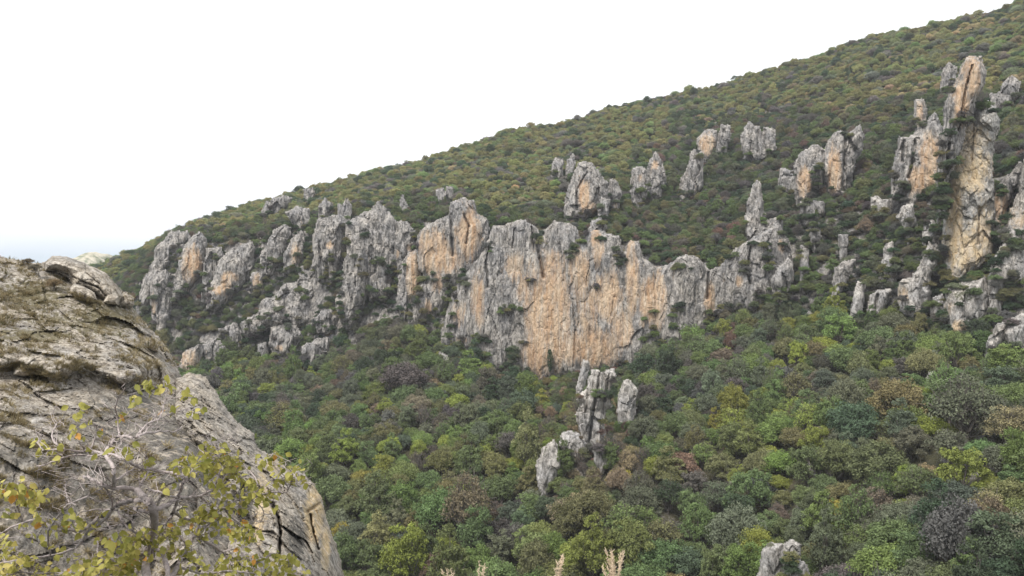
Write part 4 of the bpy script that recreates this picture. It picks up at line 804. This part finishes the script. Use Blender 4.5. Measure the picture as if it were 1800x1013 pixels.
for (sz, i, X, Y) in big:
    t = trees[i]; k = min(LAND, key=lambda l: (l[0] - X)**2 + ((l[1] - Y) * 1.2)**2)[2]
    look = 'half bare' if kinds[t[6]] in ('bare', 'sparse') else 'upright' if kinds[t[6]] == 'tall' else 'rounded'
    cells.setdefault((t[7], look, k), []).append((X, i))
LAB = {}
for (cn, look, k), lst in cells.items():
    lst.sort()
    for n_, (X, i) in enumerate(lst):
        if len(lst) == 1: LAB[i] = 'only %s %s tree %s' % (look, cn, k)
        else: LAB[i] = '%s %s tree %s, %s from left' % (look, cn, k, ORD[n_] if n_ < len(lst) - 1 or len(lst) == 2 and False else ORD[n_])
for (sz, i, X, Y) in big:
    t = trees[i]
    root = bpy.data.objects.new('broadleaf_tree', None); col.objects.link(root)
    root.location = (t[0], t[1], t[2]); root.rotation_euler = (0, 0, t[5]); root.scale = (t[3] * 1.08, t[3] * .96, t[3] * t[4])
    tag(root, LAB[i], 'tree', 'trees of the valley wood')
    c = bpy.data.objects.new('crown', crown_me[t[6]]); c['tint'] = [float(v) for v in t[8]]; link(c, root)
    k = bpy.data.objects.new('trunk', trunk_me[t[6]]); link(k, root)
rest = [t for i, t in enumerate(trees) if i not in bigset]
me = bpy.data.meshes.new('woodland'); me.vertices.add(len(rest)); me.vertices.foreach_set('co', np.array([t[:3] for t in rest], np.float32).ravel())
def attr(n_, ty, key, vals): a = me.attributes.new(n_, ty, 'POINT'); a.data.foreach_set(key, vals)
attr('kind_index', 'INT', 'value', np.array([t[6] for t in rest], np.int32))
attr('turn', 'FLOAT_VECTOR', 'vector', np.array([(0, 0, t[5]) for t in rest], np.float32).ravel())
attr('size', 'FLOAT_VECTOR', 'vector', np.array([(t[3] * 1.12, t[3] * .92, t[3] * t[4]) for t in rest], np.float32).ravel())
attr('tint', 'FLOAT_COLOR', 'color', np.array([(*t[8], 1) for t in rest], np.float32).ravel())
wood = link(bpy.data.objects.new('woodland', me)); tag(wood, 'mixed green, olive and brown autumn woodland covering the whole hillside', 'woodland', kind='stuff')
ng = bpy.data.node_groups.new('scatter', 'GeometryNodeTree'); ng.interface.new_socket('Geometry', in_out='INPUT', socket_type='NodeSocketGeometry'); ng.interface.new_socket('Geometry', in_out='OUTPUT', socket_type='NodeSocketGeometry')
gi = ng.nodes.new('NodeGroupInput'); go = ng.nodes.new('NodeGroupOutput'); ip = ng.nodes.new('GeometryNodeInstanceOnPoints'); cinf = ng.nodes.new('GeometryNodeCollectionInfo')
cinf.inputs['Collection'].default_value = proto_col; cinf.inputs['Separate Children'].default_value = True; cinf.inputs['Reset Children'].default_value = True
def named(n_, ty):
    a = ng.nodes.new('GeometryNodeInputNamedAttribute'); a.data_type = ty; a.inputs['Name'].default_value = n_; return a.outputs['Attribute']
ip.inputs['Pick Instance'].default_value = True
ng.links.new(gi.outputs[0], ip.inputs['Points']); ng.links.new(cinf.outputs[0], ip.inputs['Instance']); ng.links.new(named('kind_index', 'INT'), ip.inputs['Instance Index'])
ng.links.new(named('turn', 'FLOAT_VECTOR'), ip.inputs['Rotation']); ng.links.new(named('size', 'FLOAT_VECTOR'), ip.inputs['Scale']); ng.links.new(ip.outputs[0], go.inputs[0])
md = wood.modifiers.new('scatter', 'NODES'); md.node_group = ng

# cypress against the wall foot
def px_up(X, Y0, Y1, r_): return float(P3(X, Y0, r_)[2] - P3(X, Y1, r_)[2])
r_c = (zb_get(967, 640) or 345) - 3
p = P3(967, 656, r_c); root = bpy.data.objects.new('cypress_tree', None); col.objects.link(root); root.location = tuple(p)
tag(root, 'small dark narrow cypress against the orange wall foot', 'tree')
hC = px_up(967, 614, 656, r_c); rng = np.random.default_rng(5)
cs = [(rng.normal() * .15, rng.normal() * .15, z) for z in np.linspace(1, hC - .6, 16)]; rd = [0.55 + 0.9 * math.sin(math.pi * min(1, (1 - (z / hC)) * 1.1)) for (_, _, z) in cs]
LV, LF, va = leaf_cloud(np.array(cs), rd, 130, 0.2, rng); c = mesh_np('crown', LV, LF, M_LEAF, {'vary': va}, smooth=False); c['tint'] = [.035, .06, .03]; link(c, root)
link(mesh_np('trunk', *tube([(0, 0, -1), (0, 0, hC * .7)], [.3, .1]), M_BARK), root)

# ------------------------------------------------------------------ dry grass and cushions on the knoll (uncountable ground cover)
m, nt, b = mat('dry_grass'); M_DRY = m
at = nt.nodes.new('ShaderNodeAttribute'); at.attribute_name = 'vary'
nt.links.new(rampf(nt, at.outputs['Fac'], [(0.0, (0.08, 0.085, 0.04)), (0.35, (0.19, 0.16, 0.085)), (0.7, (0.32, 0.26, 0.15)), (1.0, (0.48, 0.41, 0.27))]), b.inputs['Base Color'])
def blades(points, hts, sprd, per, wid, rng, vary):
    n_ = len(points); P_ = np.repeat(points, per, 0); Hh = np.repeat(hts, per)
    a = rng.random(len(P_)) * 6.283; ln = np.abs(rng.normal(size=len(P_))) * sprd; base = P_ + np.stack([np.cos(a), np.sin(a), 0 * a], 1) * (Hh * ln * .35)[:, None]
    tip = base + np.stack([np.cos(a) * ln, np.sin(a) * ln, 1 - 0.3 * ln], 1) * (Hh * (0.6 + .5 * rng.random(len(P_))))[:, None]
    sd2 = np.stack([-np.sin(a + rng.normal(size=len(a))), np.cos(a), 0 * a], 1) * (wid * Hh)[:, None]
    V = np.stack([base - sd2, base + sd2, tip + sd2 * .2, tip - sd2 * .2], 1).reshape(-1, 3)
    return V, np.arange(len(V)).reshape(-1, 4), np.repeat(np.clip(np.repeat(vary, per) + rng.normal(size=len(P_)) * .12, 0, 1), 4)
rng = np.random.default_rng(11); pts, hts, vry = [], [], []
tries = 0
while len(pts) < 5600 and tries < 60000:
    tries += 1; X = rng.uniform(-40, 330); Y = rng.uniform(446, 1010)
    dens = .55 * (Y < 650) + .12 * (Y >= 650) + .25 * (X < 120 and Y > 650 and Y < 900)
    g_ = float(fbm(np.array([X / 38]), np.array([(Y - .4 * X) / 16]), np.array([.3]), 3, 44)[0])
    if g_ + dens < .36 + .35 * rng.random(): continue
    zr = zb_get(X, Y)
    if zr is None or zr > 100: continue
    if 80 < X < 238 and 450 < Y < 540 and poly_sd(boulders[0][1], np.array([X]), np.array([Y]))[0] > -3: continue
    pts.append(P3(X, Y + 2, zr)); hts.append(rng.uniform(.08, .26) * (1.5 if rng.random() < .1 else 1)); vry.append(np.clip(.45 + .35 * g_ + .15 * rng.normal(), 0, 1))
V, Fq, va = blades(np.array(pts), np.array(hts), .8, 26, .05, rng, np.array(vry))
o = link(mesh_np('dry_grass', V, Fq, M_DRY, {'vary': va}, smooth=False)); tag(o, 'dry brown grass tufts over the near knoll', 'grass', kind='stuff')

# two dark shrubs on the knoll crest
for (X, Y, w_, lb, tn) in [(50, 458, .7, 'small dark twiggy shrub at the knoll crest left of the big boulder', (.16, .13, .09)), (95, 500, 1.0, 'low brown shrub beside the big crest boulder', (.2, .15, .09)), (62, 470, .8, 'grey brown shrub in the notch left of the big boulder', (.17, .15, .11))]:
    zr = (zb_get(X, Y + 8) or 70); root = bpy.data.objects.new('shrub', None); col.objects.link(root); root.location = tuple(P3(X, Y + 8, zr - .2)); root.scale = (w_,) * 3
    tag(root, lb, 'shrub', 'shrubs on the near knoll'); ki = KIX['bush'][0] if Y > 480 else KIX['bush'][1]
    c = bpy.data.objects.new('crown', crown_me[KIX['bush'][0] if Y > 480 else KIX['bush'][1]]); c['tint'] = tn; link(c, root); link(bpy.data.objects.new('trunk', trunk_me[ki]), root)

# ------------------------------------------------------------------ foreground bush
m, nt, b = mat('twig_bark'); M_TWIG = m
nt.links.new(rampf(nt, noise(nt, nt.nodes.new('ShaderNodeTexCoord').outputs['Object'], 60, 6, .7), [(0.35, (0.26, 0.22, 0.205)), (0.65, (0.48, 0.42, 0.40))]), b.inputs['Base Color'])
m, nt, b = mat('bush_leaf'); M_BLEAF = m; b.inputs['Roughness'].default_value = .6; b.inputs['Specular IOR Level'].default_value = .35
at = nt.nodes.new('ShaderNodeAttribute'); at.attribute_name = 'vary'
cc = rampf(nt, at.outputs['Fac'], [(0.0, (0.17, 0.185, 0.04)), (0.3, (0.31, 0.30, 0.065)), (0.6, (0.48, 0.44, 0.11)), (0.85, (0.58, 0.48, 0.15)), (1.0, (0.55, 0.28, 0.06))])
cc = mix(nt, rampf(nt, noise(nt, nt.nodes.new('ShaderNodeTexCoord').outputs['Object'], 40, 4), [(.45, 0.0), (.7, .35)]), cc, (0.5, 0.42, 0.16))
nt.links.new(cc, b.inputs['Base Color']); tr = nt.nodes.new('ShaderNodeBsdfTranslucent'); nt.links.new(cc, tr.inputs['Color']); ms = nt.nodes.new('ShaderNodeMixShader'); ms.inputs[0].default_value = .35
nt.links.new(b.outputs[0], ms.inputs[1]); nt.links.new(tr.outputs[0], ms.inputs[2]); nt.links.new(ms.outputs[0], nt.nodes['Material Output'].inputs[0])
K = lambda x, y: (x / 2.717, 640 + y / 2.717)
rng = np.random.default_rng(21)
def bd(x, y): return 3.25 + 0.35 * math.sin(x / 170.0 + 1) + 0.25 * math.sin(y / 120.0) + .15 * math.sin((x + y) / 60.)
def bpt(x, y, off=0): X, Y = K(x, y); return P3(X, Y, bd(x, y) + off)
BR = [([(735,1180),(705,1050),(700,900),(735,790),(732,700),(690,640),(655,600)], 13, 8),
 ([(655,600),(590,590),(520,590),(430,545),(395,535)], 6, 2.5), ([(700,650),(600,655),(540,690),(470,740),(400,790),(330,797),(250,785),(200,740),(110,760),(0,805),(-60,820)], 6.5, 2.5),
 ([(540,690),(480,760),(420,800),(390,850),(350,885),(240,915),(100,935),(-40,960)], 5, 2.5), ([(735,695),(800,670),(850,640),(900,635),(960,630),(1010,600),(1060,560),(1100,500)], 6.5, 2.2),
 ([(850,640),(875,570),(890,545),(840,525),(740,508),(660,492),(610,465),(540,432),(450,437),(350,435),(270,460),(180,490)], 5, 1.8), ([(850,645),(830,710),(785,770),(750,830)], 5, 2), ([(830,710),(900,742),(985,728)], 5, 2),
 ([(655,605),(690,545),(720,500)], 4.5, 2), ([(545,580),(540,500),(505,430),(530,380),(570,345),(650,350),(680,335),(760,325),(840,320),(872,300)], 5, 2), ([(570,345),(560,270),(552,190),(600,110)], 3, 1.5),
 ([(650,350),(700,290),(765,258),(785,180),(800,100)], 3, 1.5), ([(505,430),(430,410),(370,420),(300,400),(250,360),(265,290),(290,270)], 3.6, 1.6), ([(430,410),(462,320),(440,270)], 2.6, 1.4),
 ([(300,400),(210,410),(180,370)], 2.2, 1.2), ([(960,640),(1060,690),(1200,650),(1240,580)], 3.5, 1.8), ([(1180,655),(1290,610),(1360,617),(1388,565),(1400,500)], 3, 1.5), ([(1388,565),(1450,550)], 2, 1.2),
 ([(820,1180),(800,980),(770,890),(700,905),(660,910)], 9, 4), ([(760,1100),(850,965),(890,880),(935,820),(1000,860),(1060,900),(1110,960)], 8, 3), ([(935,820),(960,760),(1060,740)], 4, 2), ([(890,880),(870,830),(800,790)], 4, 2),
 ([(1060,900),(1130,885),(1220,960)], 3, 1.5), ([(850,960),(960,1000),(1120,990),(1300,1005),(1380,980)], 4, 2), ([(540,690),(520,620),(480,560)], 3, 1.6), ([(535,690),(510,750),(530,790)], 2.6, 1.4),
 ([(740,940),(700,840),(620,790),(560,700),(600,660)], 3.5, 1.6), ([(700,905),(600,940),(480,960),(300,1000),(60,995)], 4, 1.8), ([(465,850),(470,910),(520,950)], 2.4, 1.3), ([(240,915),(230,800),(300,700),(340,665),(490,600)], 3, 1.8),
 ([(330,665),(312,610),(320,560)], 2.2, 1.2), ([(110,760),(90,700),(60,640),(20,600)], 3, 1.4), ([(60,640),(150,620),(210,600)], 2, 1.2), ([(640,690),(700,705),(735,700)], 4, 4), ([(640,760),(600,720),(580,745)], 2.5, 1.5),
 ([(850,640),(760,610),(700,600)], 3, 2), ([(1010,600),(1060,480),(1000,400)], 2.6, 1.4), ([(890,545),(980,490),(1060,420),(1080,380)], 2.8, 1.3), ([(1060,690),(1140,760),(1200,800)], 2.8, 1.4), ([(785,170),(850,160),(930,165)], 2, 1.1), ([(765,258),(830,230),(900,220)], 2, 1.1),
 ([(1240,580),(1180,500),(1130,440)], 2.4, 1.2), ([(550,560),(600,520),(680,470),(700,455)], 2.6, 1.2), ([(560,700),(420,700),(340,740)], 2.5, 1.2), ([(1200,650),(1260,700),(1240,770)], 2, 1.2), ([(300,1000),(200,1010),(90,985),(80,940)], 2.4, 1.2), ([(1050,690),(1000,760),(940,820)], 2.6, 1.6)]
TW = Acc(); allpts = []
def smooth_path(pts, n=4):
    out = []
    P_ = [pts[0]] + list(pts) + [pts[-1]]
    for i in range(1, len(P_) - 2):
        p0, p1, p2, p3 = (np.array(P_[i + k], float) for k in (-1, 0, 1, 2))
        for s in range(n):
            t = s / n; out.append(.5 * ((2 * p1) + (-p0 + p2) * t + (2 * p0 - 5 * p1 + 4 * p2 - p3) * t * t + (-p0 + 3 * p1 - 3 * p2 + p3) * t**3))
    out.append(np.array(pts[-1], float)); return out
for bi, (pts, r0_, r1_) in enumerate(BR):
    sp = smooth_path(pts); W3 = [bpt(x + rng.normal() * 2.2, y + rng.normal() * 2.2) for x, y in sp]
    rad_ = [ 1.5 * (r0_ + (r1_ - r0_) * i / (len(sp) - 1)) / 2.717 * 3.25 / F * 1.0 for i in range(len(sp))]
    TW.add(*tube(W3, rad_, 7)); allpts += [(np.array(s), w3) for s, w3 in zip(sp, W3)]
    for i in range(2, len(sp) - 1):           # side twigs
        for _tw in range(rng.integers(0, 3)):
            s0 = sp[i]; a = math.atan2(*(sp[i + 1] - sp[i - 1])[::-1]) + rng.choice([-1, 1]) * rng.uniform(.5, 1.2); ln = rng.uniform(35, 140); n_ = 5
            q = [s0 + np.array([math.cos(a + .35 * k * rng.normal() * .5), math.sin(a) - .06 * k]) * ln * k / n_ + rng.normal(size=2) * 2.5 * k / n_ for k in range(n_ + 1)]
            o0 = W3[i] - bpt(*s0); W2 = [bpt(*qq) * (1 + .012 * k * rng.normal() * .5) + o0 * (1 - k / n_) for k, qq in enumerate(q)]
            TW.add(*tube(W2, [1.6 / 2.717 * 3.25 / F * (1 - .5 * k / n_) for k in range(n_ + 1)], 5)); allpts += [(qq, w2) for qq, w2 in zip(q[2:], W2[2:])]
shrub = bpy.data.objects.new('leafy_shrub', None); col.objects.link(shrub); shrub.location = tuple(bpt(740, 1180)); base_s = np.array(shrub.location)
tag(shrub, 'bare branched shrub with yellow green leaves in the near left corner', 'shrub')
CL = [(700,100,35,10),(640,165,30,6),(750,120,30,6),(800,90,30,7),(900,155,35,8),(910,222,25,5),(958,215,18,3),(810,215,25,4),(380,200,35,6),(372,240,22,4),(435,270,22,3),(565,250,20,3),(350,318,28,5),(483,318,20,2),(395,357,15,2),(182,362,24,4),(212,402,25,4),(232,430,15,2),(278,392,15,2),(272,452,20,3),(450,412,24,5),(535,402,24,4),(620,388,25,4),(612,425,24,5),(700,460,24,5),(720,525,28,5),(772,585,22,3),
 (860,480,60,26),(960,440,70,34),(1060,440,60,30),(1010,520,80,34),(1120,500,50,20),(1180,560,60,26),(1180,630,50,18),(1250,640,45,16),(1060,620,55,16),(1130,470,50,14),(1250,460,40,10),(1310,440,40,14),(1380,520,60,20),(1340,545,40,10),(1450,545,30,5),(1300,680,25,4),(1270,610,20,4),
 (40,600,60,24),(110,625,60,24),(200,620,40,14),(150,670,30,7),(40,710,30,4),(40,820,24,4),(100,770,20,3),(190,745,40,8),(320,760,50,10),(390,765,40,8),(300,690,16,1),(365,740,14,2),(20,880,50,16),(60,950,60,22),(110,925,30,6),(20,1000,50,16),(190,835,40,7),(150,920,30,4),(250,800,25,3),(270,880,30,6),(240,970,50,10),
 (400,820,24,3),(520,840,50,10),(600,850,60,22),(660,870,60,24),(700,820,50,12),(620,920,50,16),(560,980,70,26),(470,960,60,22),(390,960,60,24),(350,1000,60,22),(600,1000,60,20),(650,930,40,8),(790,800,50,14),(830,790,40,12),(870,710,40,10),(960,720,60,24),(1030,700,50,18),(1050,760,40,12),(1120,790,60,28),(1190,790,50,22),(1150,840,50,16),(1200,830,30,8),(690,940,30,5),
 (880,900,50,12),(780,880,50,14),(950,950,60,14),(1060,960,60,20),(1130,960,50,18),(1200,930,40,12),(1310,920,50,20),(1370,950,60,26),(1330,990,60,22),(1000,1000,60,18),(1180,1000,60,16),(1420,1000,50,14),(1100,1005,50,12),(200,1000,50,12),(740,850,50,10),(920,830,40,6),(480,700,18,1),(525,700,16,1),(1130,690,40,10),(980,800,40,6)]
LVs, LFs, lva, n_ = [], [], [], 0
ap2 = np.array([a[0] for a in allpts]); ap3 = np.array([a[1] for a in allpts]); PET = Acc()
nu = 5
for (cx, cy, rr, cnt) in CL:
    for _ in range(max(1, int(cnt * 1.25))):
        x = cx + rng.normal() * rr * .55; y = cy + rng.normal() * rr * .5
        j = int(np.argmin((ap2[:, 0] - x)**2 + (ap2[:, 1] - y)**2)); c = bpt(x, y) ; c = c * (1 + rng.normal() * .02)
        dvec = c - ap3[j]; 
        if rng.random() < .6: TW.add(*tube([ap3[j], (ap3[j] + c) / 2 + rng.normal(size=3) * .004, c], [.0016, .0012, .0008], 4))
        ax = Vector((rng.normal() * .8, rng.normal() * .5, -0.75 + rng.normal() * .5)).normalized(); nn = Vector((rng.normal() * .7, -0.6 + rng.normal() * .6, .5 + rng.normal() * .4)); sdv = ax.cross(nn).normalized(); nn = sdv.cross(ax)
        ln = rng.uniform(.023, .038); wd_ = ln * rng.uniform(.32, .42); fold = rng.uniform(.1, .5); bend = rng.uniform(-.3, .1)
        rows = []
        for k in range(nu + 1):
            t = k / nu; ww = wd_ * (math.sin(math.pi * (t**.8)) if 0 < t < 1 else 0.03); p0 = Vector(c) + ax * ln * t + nn * (bend * ln * t * t)
            rows += [p0 + sdv * ww + nn * ww * fold, p0, p0 - sdv * ww + nn * ww * fold]
        LVs += [tuple(p) for p in rows]
        for k in range(nu):
            for s in (0, 1): a = n_ + k * 3 + s; LFs.append((a, a + 1, a + 4, a + 3))
        n_ += len(rows)
        yel = .15 * (cy > 850 and cx < 700) + .12 * (cx < 300)
        v = np.clip(rng.beta(2.2, 3.2) * .85 + yel, 0, .8)
        if rng.random() < .025: v = 1.0
        lva += [v] * len(rows)
lo = mesh_np('leaves', np.array(LVs) - base_s, np.array(LFs), M_BLEAF, {'vary': lva}); link(lo, shrub)
V, Fq = TW.get(); link(mesh_np('branches', V - base_s, Fq, M_TWIG), shrub)

# ------------------------------------------------------------------ dry grass plants at the viewer's ledge
m, nt, b = mat('straw'); M_STRAW = m; b.inputs['Base Color'].default_value = (.62, .5, .36, 1)
def straw(label, X, Ytop, wpx, n, seed, arch=0.0, plume=1.0):
    rng = np.random.default_rng(seed); r_ = 3.1; px_m = r_ / F; A_c = Acc(); yb = 1085
    base = P3(X, yb, r_)
    for k in range(n):
        tx = X + rng.normal() * wpx * .45 + arch; ty = Ytop + abs(rng.normal()) * 26; q = []
        for t in np.linspace(0, 1, 9):
            q.append(P3(X + (tx - X) * t**1.7 + rng.normal() * .8, yb + (ty - yb) * t, r_ * (1 + .015 * math.sin(k) * t)))
        A_c.add(*tube(q, list(np.linspace(.0011, .0005, 9)), 4))
        for j in range(int(60 * plume)):
            t = rng.uniform(.5, 1.0); i = min(7, int(t * 8)); p = q[i] + (q[i + 1] - q[i]) * (t * 8 - i); d = rng.normal(size=3) * .006 + np.array([0, 0, .008])
            A_c.add(*tube([p, p + d * .6, p + d], [.0009, .0013, .0003], 4))
    V, Fq = A_c.get(); o = mesh_np('dry_grass_plant', V - base, Fq, M_STRAW); link(o); o.location = tuple(base); tag(o, label, 'dry plant', 'straw coloured plants along the bottom edge')
straw('arching sparse straw stems at the bottom edge, leftmost straw plant', 800, 990, 34, 7, 1, -15, .5)
straw('stiff straw stems just right of the arching straw plant', 842, 985, 20, 9, 2, 8, .4)
straw('feathery straw plume leaning right, in the middle of the bottom edge', 972, 976, 12, 7, 3, 14, 1.5)
straw('dense upright straw plume, rightmost of the straw plants', 1080, 964, 20, 12, 4, 0, 1.3)

# ------------------------------------------------------------------ haze
m = bpy.data.materials.new('haze'); m.use_nodes = True; nt = m.node_tree; nt.nodes.clear()
pv = nt.nodes.new('ShaderNodeVolumePrincipled'); pv.inputs['Color'].default_value = (.93, .95, 1, 1); pv.inputs['Density'].default_value = 0.00012; pv.inputs['Anisotropy'].default_value = 0.0
mo_ = nt.nodes.new('ShaderNodeOutputMaterial'); nt.links.new(pv.outputs[0], mo_.inputs['Volume'])
hx, hy, z0, z1 = 7500, 7500, -99, 420
hv_ = [(-hx, -hy, z0), (hx, -hy, z0), (hx, hy, z0), (-hx, hy, z0), (-hx, -hy, z1), (hx, -hy, z1), (hx, hy, z1), (-hx, hy, z1)]
hm = bpy.data.meshes.new('haze'); hm.from_pydata(hv_, [], [(0, 3, 2, 1), (4, 5, 6, 7), (0, 1, 5, 4), (1, 2, 6, 5), (2, 3, 7, 6), (3, 0, 4, 7)]); hm.materials.append(m)
tag(link(bpy.data.objects.new('haze', hm)), 'thin pale autumn haze over the valley', 'haze', kind='stuff')
